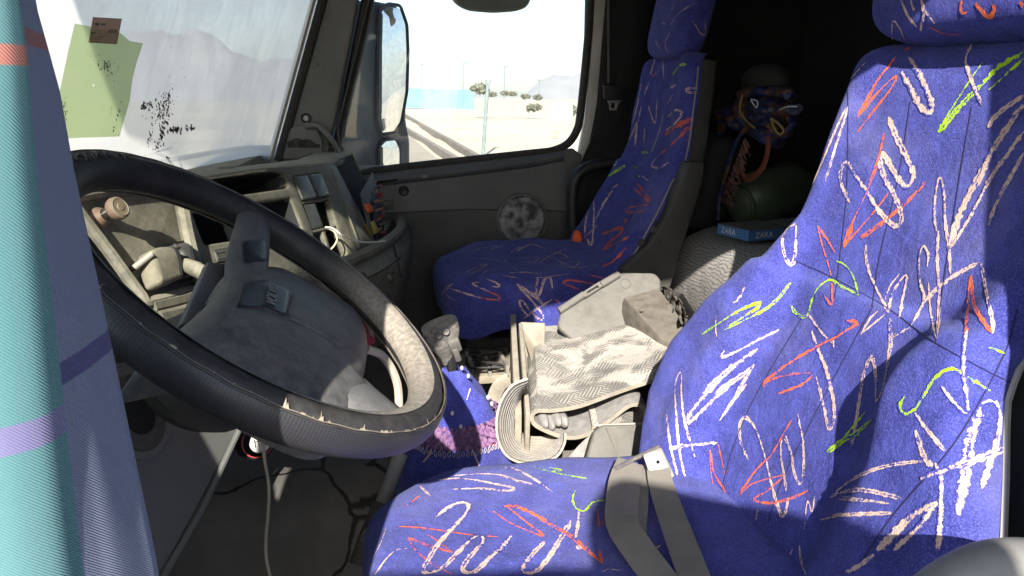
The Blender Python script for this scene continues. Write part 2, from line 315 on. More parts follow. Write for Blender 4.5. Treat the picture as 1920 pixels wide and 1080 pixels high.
MT['rock'] = basic('bare_hill_rock', (.27, .26, .26), .95, (.33, .32, .31), .02); MT['hoard'] = basic('blue_hoarding', (.17, .31, .52), .7, nsc=.3); MT['post'] = basic('galvanised_post', (.16, .2, .2), .6, nsc=3)
MT['bush'] = basic('dry_bush', (.17, .17, .12), .9, nsc=3); MT['tank'] = basic('white_tank', (.75, .74, .7), .5); MT['wallbuff'] = basic('buff_wall', (.36, .29, .19), .9, nsc=.5)

# ------------------------------------------------------------------ mesh building and tagging
WL = {}                                             # world place of every parent
class MB:
    def __init__(s): s.v = []; s.f = []; s.m = []; s.uv = []
    def add(s, vs, fs, mi=0, uvs=None):
        b = len(s.v); s.v += [tuple(map(float, p)) for p in vs]; s.f += [tuple(i+b for i in f) for f in fs]; s.m += [mi]*len(fs)
        s.uv += [tuple(u) for u in uvs] if uvs is not None else [(0, 0)]*len(vs); return s
    def box(s, c, e, mi=0, ax=None):
        ax = ax if ax is not None else np.eye(3); c = np.asarray(c, float); vs = []
        for i in (-1, 1):
            for j in (-1, 1):
                for k in (-1, 1): vs.append(c + ax[0]*e[0]/2*i + ax[1]*e[1]/2*j + ax[2]*e[2]/2*k)
        return s.add(vs, [(0, 1, 3, 2), (4, 6, 7, 5), (0, 4, 5, 1), (2, 3, 7, 6), (0, 2, 6, 4), (1, 5, 7, 3)], mi)
    def grid(s, pts, mi=0, cu=False, cv=False, uvs=None):
        n, m = len(pts), len(pts[0]); fs = []
        for i in range(n if cu else n-1):
            for j in range(m if cv else m-1):
                a, b = i, (i+1) % n; c, d = j, (j+1) % m; fs.append((a*m+c, b*m+c, b*m+d, a*m+d))
        return s.add([p for r in pts for p in r], fs, mi, [u for r in uvs for u in r] if uvs is not None else None)
    def tube(s, pts, r, seg=10, mi=0, closed=False, sq=1., n0=None):
        pts = np.array(pts, float); N = len(pts); r = np.broadcast_to(np.asarray(r, float), (N,)) if np.ndim(r) < 1 or len(np.atleast_1d(r)) != N else np.asarray(r, float)
        tg = np.gradient(pts, axis=0) if not closed else np.roll(pts, -1, 0)-np.roll(pts, 1, 0)
        nn = np.asarray(n0, float) if n0 is not None else None; rows = []
        for i in range(N):
            t = tg[i]/(np.linalg.norm(tg[i])+1e-12)
            if nn is None: nn = np.cross(t, (0, 0, 1)) if abs(t[2]) < .9 else np.cross(t, (1, 0, 0))
            nn = nn - t*np.dot(nn, t); nn /= np.linalg.norm(nn); b = np.cross(t, nn)
            rows.append([pts[i] + r[i]*(nn*math.cos(a)+b*sq*math.sin(a)) for a in np.linspace(0, 2*math.pi, seg, endpoint=False)])
        b0 = len(s.v); s.grid(rows, mi, closed, True)
        if not closed:
            s.f.append(tuple(b0+k for k in range(seg))[::-1]); s.m.append(mi); s.f.append(tuple(b0+(N-1)*seg+k for k in range(seg))); s.m.append(mi)
        return s
    def lathe(s, prof, O, ax, seg=24, mi=0):
        ax = unit(ax); a = unit(np.cross(ax, (0, 0, 1)) if abs(ax[2]) < .9 else np.cross(ax, (1, 0, 0))); b = np.cross(ax, a); O = np.asarray(O, float)
        rows = [[O + ax*h + r*(a*math.cos(q)+b*math.sin(q)) for q in np.linspace(0, 2*math.pi, seg, endpoint=False)] for r, h in prof]
        return s.grid(rows, mi, False, True)
    def mesh(s, mats, sm=True, name='m'):
        me = bpy.data.meshes.new(name); me.from_pydata(s.v, [], s.f)
        for x in mats: me.materials.append(x)
        me.polygons.foreach_set('material_index', s.m)
        u = me.uv_layers.new(name='UVMap'); li = np.empty(len(me.loops), int); me.loops.foreach_get('vertex_index', li)
        u.data.foreach_set('uv', np.array(s.uv, np.float32)[li].ravel())
        bm = bmesh.new(); bm.from_mesh(me); bmesh.ops.recalc_face_normals(bm, faces=bm.faces); bm.to_mesh(me); bm.free()
        me.polygons.foreach_set('use_smooth', [sm]*len(me.polygons)); me.update(); return me
def tag(o, label, cat, group=None, kind=None):
    if label: o['label'] = label
    if cat: o['category'] = cat
    if group: o['group'] = group
    if kind: o['kind'] = kind
    return o
def link(name, me, parent=None, base=None):
    o = bpy.data.objects.new(name, me); COL.objects.link(o)
    if parent is not None:
        b = WL[parent.name]; me.transform(Matrix.Translation([-x for x in b])); o.parent = parent; WL[o.name] = b
    else:
        a = np.array([v.co for v in me.vertices]); b = base if base is not None else [*(a[:, :2].min(0)+a[:, :2].max(0))/2, a[:, 2].min()]
        b = [float(x) for x in b]; me.transform(Matrix.Translation([-x for x in b])); o.location = b; WL[o.name] = tuple(b)
    me.name = name; return o
def obj(name, mb, mats, parent=None, sm=True, bev=0., auto=35, seg=2):
    me = mb if isinstance(mb, bpy.types.Mesh) else mb.mesh(mats if isinstance(mats, list) else [mats], sm)
    if bev > 0:
        bm = bmesh.new(); bm.from_mesh(me)
        ed = [e for e in bm.edges if len(e.link_faces) == 2 and e.calc_face_angle(0) > .6]
        bmesh.ops.bevel(bm, geom=ed, offset=bev, segments=seg, affect='EDGES', profile=.5, clamp_overlap=True); bm.to_mesh(me); bm.free(); me.polygons.foreach_set('use_smooth', [True]*len(me.polygons))
    if sm: me.set_sharp_from_angle(angle=math.radians(auto))
    return link(name, me, parent)
def thing(name, label, cat, base, group=None):
    o = bpy.data.objects.new(name, None); COL.objects.link(o); o.location = [float(x) for x in base]; o.empty_display_size = .05
    WL[o.name] = tuple(float(x) for x in base); return tag(o, label, cat, group)
def plate(name, fr, outer, mat, parent=None, holes=(), thick=.006, bev=.0015, off=0., rnd=0., hr=None):
    """flat piece with real thickness (and holes) in a frame; outer and holes are 2-D in that frame; its face lies at off"""
    cu = bpy.data.curves.new('c', 'CURVE'); cu.dimensions = '2D'; cu.fill_mode = 'BOTH'; cu.extrude = thick/2-bev; cu.bevel_depth = bev; cu.bevel_resolution = 2; cu.offset = -bev
    for k, poly in enumerate([outer, *holes]):
        q = rnd if k == 0 else (hr if hr is not None else rnd)
        if q > 0: poly = rounded(poly, q)
        sp = cu.splines.new('POLY'); sp.points.add(len(poly)-1); sp.use_cyclic_u = True
        for i, (a, b) in enumerate(poly): sp.points[i].co = (a, b, 0, 1)
    ob = bpy.data.objects.new('c', cu); COL.objects.link(ob); dg = bpy.context.evaluated_depsgraph_get()
    me = bpy.data.meshes.new_from_object(ob.evaluated_get(dg)); bpy.data.objects.remove(ob); bpy.data.curves.remove(cu)
    O = fr.O + fr.n*(off-thick/2); me.transform(Matrix([[fr.e[i], fr.v[i], fr.n[i], O[i]] for i in range(3)]+[[0, 0, 0, 1]]))
    me.materials.clear(); me.materials.append(mat)
    bm = bmesh.new(); bm.from_mesh(me); bmesh.ops.remove_doubles(bm, verts=bm.verts, dist=1e-5); bm.to_mesh(me); bm.free()
    if not me.uv_layers: me.uv_layers.new(name='UVMap')
    me.polygons.foreach_set('use_smooth', [True]*len(me.polygons)); me.set_sharp_from_angle(angle=math.radians(40)); return link(name, me, parent)
def text(name, s, O, ex, ey, size, mat, parent, depth=.0006):
    cu = bpy.data.curves.new('t', 'FONT'); cu.body = s; cu.size = 1; cu.extrude = .5; cu.align_x = 'CENTER'; cu.align_y = 'CENTER'
    ob = bpy.data.objects.new('t', cu); COL.objects.link(ob); dg = bpy.context.evaluated_depsgraph_get(); me = bpy.data.meshes.new_from_object(ob.evaluated_get(dg)); bpy.data.objects.remove(ob)
    ex, ey = np.asarray(ex), np.asarray(ey); nz = unit(np.cross(ex, ey)); M = [[ex[i]*size, ey[i]*size, nz[i]*depth, O[i]] for i in range(3)]+[[0, 0, 0, 1]]
    me.transform(Matrix(M)); me.materials.clear(); me.materials.append(mat); return link(name, me, parent)
def board(mb, p, q, th, h, mi=0):
    p, q = np.asarray(p), np.asarray(q); d = q-p; x = unit(V(d[0], d[1], d[2])); s = unit(np.cross(x, (0, 0, 1))); z = np.cross(s, x)
    return mb.box((p+q)/2 - z*h/2, (np.linalg.norm(d), th, h), mi, np.array([x, s, z]))
def bvh(me): return BVHTree.FromPolygons([v.co.copy() for v in me.vertices], [tuple(p.vertices) for p in me.polygons])
def hit(tree, px, py):
    r = tree.ray_cast(Vector(CAM), Vector(unit(ray(px, py)))); return r[:2] if r[0] is not None else None
def prints(mb, tree, strokes, org, sc):
    """woven print: each stroke is laid on the cloth it belongs to, following it a fraction of a millimetre proud"""
    lay = 0
    for col, wd, pts in strokes:
        mi = {'P': 1, 'O': 2, 'G': 3}[col]; pts = [(org[0]+a/sc, org[1]+b/sc) for a, b in pts]; wpx = wd/sc
        if len(pts) == 1: pts = [pts[0], (pts[0][0]+2, pts[0][1]+3)]
        pts = resample(smooth(pts, 8) if len(pts) > 2 else pts, 4); run = []; lay += 1
        def flush(run):
            if len(run) < 2: return
            c = np.array([r[0] for r in run]); nn = np.array([r[1] for r in run]); tg = np.gradient(c, axis=0); L = 0; rows = []; uvs = []
            for i in range(len(c)):
                n = unit(nn[i]); t = tg[i]-n*(tg[i] @ n); sd = unit(np.cross(n, t)+1e-9); dist = np.linalg.norm(c[i]-CAM)
                tap = min(1, .45+.55*min(i, len(c)-1-i)/3); hw = .78*wpx/F*dist*tap*(1+.18*math.sin(i*1.3+lay)); L += np.linalg.norm(tg[i]); row = []; uv = []
                for v in (-1, -.5, 0, .5, 1):
                    q = c[i]+sd*hw*v; k = tree.find_nearest(Vector(q)); row.append(np.array(k[0])+np.array(k[1])*(.0006+.00012*(lay % 5))*(1 if np.dot(k[1], n) > 0 else -1)); uv.append((L, v))
                rows.append(row); uvs.append(uv)
            mb.grid(rows, mi, uvs=uvs)
        for p in pts:
            h = hit(tree, *p)
            if h is None: flush(run); run = []; continue
            nv = np.array(h[1]); nv = nv if nv @ ray(*p) < 0 else -nv
            q = np.array(h[0])
            if run and np.linalg.norm(q-run[-1][0]) > .05: flush(run); run = []
            run.append((q, nv))
        flush(run)

# ================================================================== THE SETTING: ground, hills, cab shell
def simple(name, mb, mat, kind='structure', **k):
    o = obj(name, mb, mat, **k); o['kind'] = kind; return o
def zg(x, y): return -2.5
mb = MB(); xs = np.r_[np.linspace(-3000, -80, 20), np.linspace(-70, 90, 80), np.linspace(100, 3000, 20)]; ys = np.r_[np.linspace(-600, -10, 12), np.linspace(-8, 160, 90), np.linspace(170, 3500, 24)]
mb.grid([[V(x, y, -2.5 + (.06*math.sin(x*.31+y*.17)+.04*math.sin(x*.8-y*.5) if 26 < y < 160 else 0)) for y in ys] for x in xs]); simple('desert_ground', mb, MT['sand'])
a, b = P(740, 268, z=-2.47), P(722, 214, z=-2.47)
mb = MB(); p0, p1 = V(4.6, 8, -2.36), V(4.6, 120, -2.36); mb.grid([[p0+V(-3.2, 0, 0), p0+V(1.0, 0, 0)], [p1+V(-3.2, 0, 0), p1+V(1.0, 0, 0)]]); 
mb = MB(); q0, q1 = P(860, 330, z=-2.36), P(716, 212, z=-2.36); q2, q3 = P(700, 330, z=-2.36), P(700, 212, z=-2.36); mb.grid([[q2, q0], [q3, q1]]); simple('dirt_track', mb, MT['asphalt'])
mb = MB()
for pa, pb in (((895, 330), (712, 212)), ((925, 318), (742, 206))):
    a, b = P(*pa, z=-2.36), P(*pb, z=-2.36); board(mb, a+V(0, 0, .2), b+V(0, 0, .2), .22, .5)
simple('track_kerb', mb, MT['kerb'])
def ridge(name, pts, depth, z0=-2.5):
    mb = MB(); rows = []
    L = resample(pts, np.ptp(np.array(pts)[:, 0])/60+1.)
    for i, p in enumerate(L):
        n = unit(V(p[0]-CAM[0], p[1]-CAM[1], 0)); h = p[2]-z0; row = []
        for k, (d, hh) in enumerate(((-.9, 0), (-.55, .35), (-.25, .75), (0, 1), (.4, .6), (1, 0))):
            row.append(V(p[0], p[1], z0) + n*depth*d + V(0, 0, h*hh*(1+(.10 if 0 < hh < 1 else .03)*math.sin(i*1.7+k*2.1)+.05*math.sin(i*.63+k))))
        rows.append(row)
    mb.grid(rows); return simple(name, mb, MT['rock'])
ridge('rocky_hill', [P(*p, d=620) for p in ((-160, 150), (120, 108), (245, 64), (330, 55), (376, 54), (405, 76), (440, 98), (500, 112), (560, 112), (640, 150))], 160)
ridge('far_hill', [P(*p, d=900) for p in ((990, 172), (1010, 152), (1040, 142), (1080, 140), (1200, 135), (1300, 172))], 160)
mb = MB(); a, b = P(640, 184, d=170), P(890, 194, d=150); n = 14
t = thing('blue_hoarding', 'long pale blue hoarding far across the sand', 'hoarding', (a+b)/2)
for i in range(n):
    m2 = MB(); board(m2, a+(b-a)*i/n+V(0, 0, 2.6), a+(b-a)*(i+.97)/n+V(0, 0, 2.6), .15, 4.0); obj('panel', m2, MT['hoard'], t)
t = thing('fence_post', 'tall thin fence post with a forked top beyond the window', 'fence post', P(905, 298, z=-2.5))
p0, p1 = P(905, 298, z=-2.5), P(914, 165, d=31.5); obj('pole', MB().tube([p0, p1], .075, 8), MT['post'], t)
r31 = lambda x, y: P(x, y, d=31.5)
obj('fork', MB().tube([p1, r31(911, 150)], .05, 6).tube([p1, r31(919, 150)], .05, 6), MT['post'], t)
for k, (px, py) in enumerate(((790, 120), (868, 118), (945, 125), (1010, 150))):
    t = obj('lamp_mast', MB().tube([P(px, 186, d=180), P(px+1, py, d=180)], .12, 6).box(P(px+4, py, d=180), (1.6, .5, .25)), MT['post']); tag(t, None, 'lamp mast', 'far lamp masts'); t['label'] = ['tall faint lamp mast behind the blue hoarding', 'faint lamp mast above the right end of the hoarding', 'faint lamp mast right of the fence post', 'short faint lamp mast before the far hill'][k]
def bush(px, py, d, r, label, seed):
    rg = np.random.default_rng(seed); c = P(px, py, d=d); mb = MB()
    for _ in range(260):
        u = rg.normal(size=3); u /= np.linalg.norm(u); q = c + u*r*rg.uniform(.3, 1)*V(1.5, 1, .7)+V(0, 0, r*.4); s = r*.16; e1 = rg.normal(size=3)*s; e2 = rg.normal(size=3)*s; mb.add([q-e1, q+e2, q+e1, q-e2], [(0, 1, 2, 3)])
    t = thing('desert_bush', label, 'bush', c-V(0, 0, r*.5), 'scrub beyond the track'); obj('foliage', mb, MT['bush'], t, sm=False); obj('stem', MB().tube([c-V(0, 0, r*.5), c+V(0, 0, r*.3)], r*.07, 5), MT['post'], t)
for i, (px, py, r, lb) in enumerate(((900, 172, 1.5, 'tall dark scrub bush beside the fence post'), (922, 180, .8, 'small scrub bush just right of the fence post'), (948, 178, .8, 'scrub bush in the middle of the far row'), (962, 178, .7, 'scrub bush before the pale buildings'), (985, 184, .8, 'low scrub bush in front of the far hill'), (1008, 186, .8, 'low spreading scrub bush below the hill'), (1000, 206, 1.2, 'wide dry bush left of the white tank'), (1075, 212, 1.4, 'wide dry bush right of the white tank'))):
    bush(px, py, 85, r*.55, lb, i)
c = P(1052, 216, d=80); t = thing('water_tank', 'round white tank on the sand near the window edge', 'tank', c-V(0, 0, 1.3)); obj('tank_body', MB().lathe([(0, 2.6), (.9, 2.55), (1.25, 2.2), (1.3, 1.2), (1.25, .1), (0, 0)], c-V(0, 0, 1.3), (0, 0, 1), 20), MT['tank'], t); obj('lid', MB().lathe([(0, 2.75), (.35, 2.7), (.35, 2.55)], c-V(0, 0, 1.3), (0, 0, 1), 12), MT['tank'], t)

hz = MB().box((0, 650, 38.2), (2400, 1700, 83.6)); hm = bpy.data.materials.new('pale_haze'); hm.use_nodes = True; ht = hm.node_tree; ht.nodes.remove(ht.nodes['Principled BSDF'])
pv = ht.nodes.new('ShaderNodeVolumePrincipled'); pv.inputs['Color'].default_value = (.92, .94, .97, 1); pv.inputs['Density'].default_value = .0006; pv.inputs['Anisotropy'].default_value = .2; ht.links.new(pv.outputs[0], ht.nodes['Material Output'].inputs['Volume'])
simple('haze', hz, hm, 'stuff', sm=False)
simple('added_dark_ground', MB().box((2, -14.5, -2.44), (60, 31, .06)), basic('bounce_cutting_ground', (.055, .053, .05), .9, nsc=2))  # unseen dark ground added to cut light bouncing up at the driver seat
# cab shell (only what the place needs: floor, tunnel, roof, walls)
simple('cab_floor', MB().box((.35, 1.07, -1.09), (2.6, 2.2, .08)), MT['floor'])
mb = MB(); prof = [(.70, -1.05), (.84, -1.04), (.90, -1.0), (1.0, -.80), (1.06, -.745), (1.12, -.735), (1.32, -.735), (1.36, -.76), (1.38, -1.05)]
mb.grid([[V(x, y+.006*math.sin(x*9), z+.004*math.sin(x*13+y*7)) for y, z in smooth([V(*q) for q in prof], 4)] for x in np.linspace(-.72, .82, 40)]); simple('engine_tunnel_cover', mb, MT['floor'])
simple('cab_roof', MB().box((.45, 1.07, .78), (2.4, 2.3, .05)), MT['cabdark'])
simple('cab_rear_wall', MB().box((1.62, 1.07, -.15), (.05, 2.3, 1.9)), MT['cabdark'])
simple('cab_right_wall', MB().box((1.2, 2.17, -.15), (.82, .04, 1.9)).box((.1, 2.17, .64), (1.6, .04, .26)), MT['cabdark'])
def slabpoly(mb, q, y0, y1):
    n = len(q); return mb.add([V(x, y0, z) for x, z in q]+[V(x, y1, z) for x, z in q], [tuple(range(n)), tuple(range(2*n-1, n-1, -1))]+[(i, (i+1) % n, n+(i+1) % n, n+i) for i in range(n)])
mb = slabpoly(MB(), [(1.64, -1.1), (.50, -1.1), (.52, -.45), (.565, -.18), (.61, .08), (.65, .30), (.67, .44), (.74, .50), (1.64, .50)], -.035, .015)
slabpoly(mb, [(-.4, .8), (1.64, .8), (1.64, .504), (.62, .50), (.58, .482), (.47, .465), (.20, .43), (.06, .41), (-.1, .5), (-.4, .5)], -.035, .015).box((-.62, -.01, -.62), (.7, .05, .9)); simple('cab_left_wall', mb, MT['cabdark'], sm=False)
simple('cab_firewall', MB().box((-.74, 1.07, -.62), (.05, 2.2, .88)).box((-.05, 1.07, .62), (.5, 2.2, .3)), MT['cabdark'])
pil = MB(); A = [V(-.36, -.01, -.20), V(-.19, -.01, -.20), V(-.19, -.01, .10), V(.055, -.01, .37), V(.055, -.01, .5), V(.0, -.01, .5), V(-.1, -.01, .5), V(-.2, -.01, .3)]
pil.add([p+V(0, -.02, 0) for p in A]+[p+V(0, .02, 0) for p in A], [tuple(range(8)), tuple(range(15, 7, -1))]+[(i, (i+1) % 8, 8+(i+1) % 8, 8+i) for i in range(8)])
tag(obj('windscreen_pillar', pil, MT['trim'], sm=False), 'grey windscreen pillar on the driver side behind the curtain', 'pillar')

# windscreen
def xw(y, z): return -.23-.25*(1-((y-.6)/1.4)**2)+(z+.137)*.345
def W(px, py, o=0.):
    r = ray(px, py); lo, hi = .2, 3.2
    f = lambda t: (CAM+r*t)[0]-xw((CAM+r*t)[1], (CAM+r*t)[2])-o
    for t in np.linspace(.3, 3.0, 400):
        if f(t) < 0: hi = t; lo = t-.01; break
    for _ in range(40):
        m = (lo+hi)/2
        if f(m) < 0: hi = m
        else: lo = m
    return CAM+r*lo
ws = thing('windscreen', 'milky dust-covered windscreen seen behind the steering wheel', 'windscreen', (-.45, 1.05, -.17))
obj('glass', MB().grid([[V(xw(y, z), y, z) for z in np.linspace(-.19, .52, 24)] for y in np.linspace(.06, 2.035, 60)]), MT['windscreen'], ws)
edge = lambda y, z0, z1, o=0: [V(xw(y, z)+o, y, z) for z in np.linspace(z0, z1, 20)]
obj('rubber_seal', MB().tube(edge(2.035, -.19, .52, .012), .014, 8), MT['rubber'], ws)
obj('painted_edge', MB().tube(edge(2.012, -.19, .52, -.004), .009, 6), MT['cream'], ws)
def wpatch(name, poly, mat, o, lab, cat, parent=None, grp=None):
    n = 10; A, B, C_, D = [V(*p) for p in poly]; mb = MB(); rows = []
    for i in range(n+1):
        u = i/n; rows.append([W(*((1-u)*((1-v)*A+v*D)+u*((1-v)*B+v*C_)), o) for v in np.linspace(0, 1, n+1)])
    mb.grid(rows); return mb
FILMP = [(140, 44), (268, 80), (224, 257), (92, 260)]
edgep = [(140, 44), (172, 50), (226, 62), (243, 77), (268, 81), (262, 100), (256, 118), (248, 150), (243, 190), (224, 256), (160, 258), (92, 261), (108, 190), (128, 95)]
c2 = (175, 160); mb = MB(); ring = [W(*p, .004) for p in edgep]; rows = [[W(c2[0]+(p[0]-c2[0])*k, c2[1]+(p[1]-c2[1])*k, .004) for p in edgep] for k in (1, .66, .33, .02)]; mb.grid(rows, 0, False, True)
t = obj('tint_film', mb, MT['film']); tag(t, 'torn green film stuck on the dusty windscreen', 'film')
st = thing('sticker', 'small pinkish card with dark print at the top of the green film', 'sticker', W(195, 60, .008))
obj('card', wpatch('', [(174, 32), (229, 35), (219, 83), (166, 80)], None, .008, 0, 0), tl_mat('faded_pink_card', (.42, .27, .2), .35), st)
lines = MB()
for y, x0, x1, h in ((43, 179, 186, 5), (44, 190, 199, 3), (60, 171, 180, 2), (63, 171, 178, 2), (69, 170, 196, 1), (73, 170, 190, 1), (77, 170, 188, 1)):
    lines.grid([[W(x0, y, .0095), W(x1, y, .0095)], [W(x0-1, y+h, .0095), W(x1-1, y+h, .0095)]])
for k in range(7): lines.grid([[W(205+k*2.3, 55, .0095), W(206.3+k*2.3, 55, .0095)], [W(203+k*2.3, 62, .0095), W(204.3+k*2.3, 62, .0095)]])
obj('print', lines, MT['inkdark'], st)
mb = MB(); rg = np.random.default_rng(8)
def splat(cx, cy, sx, sy, n, r0, r1, slant=-.25):
    for _ in range(n):
        y = cy+rg.normal()*sy; x = cx+rg.normal()*sx+(y-cy)*slant; r = rg.uniform(r0, r1); el = rg.uniform(1, 3.2); a = rg.uniform(-.4, .4)-.3
        p = [(x+r*math.cos(q)*(1+.4*rg.uniform(-1, 1)), y+r*el*math.sin(q)) for q in np.linspace(0, 2*math.pi, 7, endpoint=False)]
        p = [(x+(u-x)*math.cos(a)-(v-y)*math.sin(a), y+(u-x)*math.sin(a)+(v-y)*math.cos(a)) for u, v in p]; mb.add([W(u, v, .006) for u, v in p], [tuple(range(7))])
splat(307, 203, 8, 14, 130, .4, 1.3); splat(275, 200, 6, 6, 30, .5, 1.7); splat(303, 250, 4, 17, 60, .5, 1.6); splat(282, 255, 2, 13, 30, .4, 1.2); splat(328, 245, 6, 4, 26, .6, 2.0); splat(352, 240, 8, 2.5, 24, .5, 1.5); splat(198, 126, 7, 10, 40, .4, 1.3, .5); splat(120, 215, 4, 16, 60, .4, 1.0, -.15); splat(310, 160, 14, 40, 20, .3, .8); splat(220, 215, 2, 16, 12, .6, 1.2); splat(315, 180, 3, 9, 10, .5, 1.2)
t = obj('mud_splashes', mb, basic('dried_mud', (.085, .065, .04), .95), sm=False); tag(t, None, None, None, 'stuff')
twig = thing('twig', 'thin dark twig lying at the foot of the windscreen', 'twig', W(285, 287, .03))
obj('stem', MB().tube([P(282, 290, d=1.62), P(300, 283, d=1.62), P(322, 277, d=1.63)], [.0018, .003, .0012], 6), MT['black'], twig); obj('leaf', MB().tube([P(290, 287, d=1.62), P(303, 291, d=1.61), P(318, 297, d=1.6)], [.001, .004, .001], 6), MT['black'], twig)

# far A-pillar with grab handle
pf = Fr(V(.2, 2.035, 0), V(0, -1, 0), V(1, 0, 0))
ap = thing('windscreen_pillar', 'grey-green windscreen pillar beside the passenger window', 'pillar', pf.at(560, 285))
ext = lambda p, q, y: (p[0]+(q[0]-p[0])*(y-p[1])/(q[1]-p[1]), y)
T = [(528, 290), (617, 290), ext((617, 290), (673, 0), -420), ext((528, 290), (604, 0), -420)]
plate('pillar_trim', pf, pf.poly(T), MT['trim'], ap, thick=.05, bev=.012)
plate('window_channel', pf, pf.poly([(619, 296), (640, 296), (634, 240), ext((634, 240), (692, 0), -420), ext((617, 290), (675, 0), -420)]), MT['rubber'], ap, thick=.05, bev=.006, off=.006)
plate('pillar_foot', pf, pf.poly([(536, 272), (545, 240), (560, 233), (596, 240), (606, 262), (606, 300), (530, 300)]), MT['trim'], ap, thick=.03, bev=.008, off=.016, rnd=.01)
obj('bolt', MB().lathe([(0, .006), (.006, .005), (.009, 0)], pf.at(574, 222, .002), (0, -1, 0), 12), MT['white'], ap); obj('bolt_recess', MB().lathe([(.010, .003), (.014, .004), (.016, 0)], pf.at(574, 222, .001), (0, -1, 0), 16), MT['black'], ap)
obj('screw', MB().lathe([(0, .003), (.005, .002), (.007, 0)], pf.at(594, 121, .001), (0, -1, 0), 10), MT['trim'], ap)
obj('grab_handle', MB().tube(smooth([pf.at(575, 236, .012), pf.at(596, 236, .03), pf.at(612, 250, .045), pf.at(628, 272, .045), pf.at(640, 300, .02)], 6), np.r_[np.linspace(.016, .011, 12), np.full(13, .010)], 10, sq=.7), MT['trim'], ap)

# ------------------------------------------------------------------ passenger door
df = Fr(V(.4, 2.1, -.3), V(0, -1, 0), V(1, 0, 0))
dr = thing('passenger_door', 'charcoal passenger door with window seen across the cab', 'door', V(.4, 2.12, -1.0))
plate('door_panel', df, df.poly([(590, 338), (640, 334), (700, 325), (870, 305), (1000, 290), (1045, 283), (1072, 278), (1087, 290), (1085, 480), (1082, 700), (590, 800)]), MT['doorplastic'], dr, thick=.05, bev=.012, off=.03)
plate('door_pocket', df, df.poly([(680, 406), (720, 399), (850, 392), (1000, 392), (1072, 396), (1078, 440), (1076, 600), (700, 660)], .03), MT['doorlow'], dr, thick=.03, bev=.006, off=.048, rnd=.02)
ribs = MB()
for k in range(9): ribs.box(df.at(870, 420+k*20, .05), (.62, .004, .006))
o = obj('pocket_rib', ribs, MT['doorlow'], dr, sm=False); o['kind'] = 'stuff'
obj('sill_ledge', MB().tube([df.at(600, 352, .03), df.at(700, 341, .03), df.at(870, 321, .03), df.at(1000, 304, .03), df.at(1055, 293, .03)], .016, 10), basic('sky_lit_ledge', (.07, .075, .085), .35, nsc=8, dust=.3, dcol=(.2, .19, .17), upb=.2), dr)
plate('switch_plate', df, df.poly([(712, 378), (736, 374), (738, 392), (714, 396)], .034), MT['switch'], dr, thick=.008, off=.038)
plate('ledge_vent', df, df.poly([(705, 340), (746, 335), (746, 339), (706, 345)], .05), MT['hole'], dr, thick=.004, off=.052, bev=.0005)
obj('lock_button', MB().box(df.at(797, 331, .048), (.016, .006, .010)), MT['silver'], dr, bev=.001)
obj('pull_recess', MB().lathe([(.0, .002), (.012, .004), (.017, 0)], df.at(757, 358, .03), (0, -1, 0), 14), MT['black'], dr)
sg_ = obj('speaker_grille', MB().lathe([(0, .014), (.04, .013), (.074, .010), (.080, .004), (.081, 0)], df.at(978, 412, .045), (0, -1, 0), 40), MT['speaker'], dr); obj('speaker_ring', MB().lathe([(.081, .002), (.0825, .009), (.088, .007), (.090, 0)], df.at(978, 412, .045), (0, -1, 0), 40), MT['doorplastic'], sg_)
op = [(640, 338), (700, 321), (870, 301), (1000, 287), (1038, 282), (1066, 268), (1082, 243), (1088, 215), (1098, 120), (1108, 0), (1122, -230), (720, -230), (694, 0), (634, 262)]
plate('window_glass', df, rounded(df.poly(op), .02), MT['sideglass'], dr, thick=.004, bev=.0005, off=-.008)
obj('window_seal', MB().tube(smooth([df.at(*p, .004) for p in op], 4, True), .0135, 10, closed=True), MT['rubber'], dr)
tx = MB()
for k, (y, x0, x1) in enumerate(((246, 1036, 1049), (249.5, 1036, 1050), (253, 1037, 1047), (256.5, 1036, 1048), (260, 1036, 1049))):
    for j in range(int(x1-x0)//2): tx.box(df.at(x0+2*j+.5, y, -.0058), (.0022, .0006, .0016))
o = obj('glass_etching', tx, MT['inkdark'], dr, sm=False)
plate('window_frame', df, df.poly([(1070, 345), (1083, 290), (1096, 225), (1110, 60), (1116, -250), (1152, -250), (1135, 0), (1118, 200), (1106, 262), (1098, 345)]), MT['white'], dr, thick=.03, bev=.006, off=.012)
obj('door_skin', MB().box((.3, 2.15, -.72), (1.25, .02, 1.0)), MT['white'], dr)
bp = thing('door_pillar', 'dark inner pillar behind the passenger window with belt slot', 'pillar', V(.9, 2.08, -1.0))
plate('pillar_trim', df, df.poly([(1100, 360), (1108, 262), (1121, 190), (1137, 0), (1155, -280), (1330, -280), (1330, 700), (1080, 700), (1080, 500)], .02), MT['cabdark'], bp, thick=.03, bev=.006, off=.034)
obj('belt_slot', MB().tube([df.at(1141, -60, .04), df.at(1141, 80, .04), df.at(1141, 156, .04)], .004, 6), MT['greyplastic'], bp)

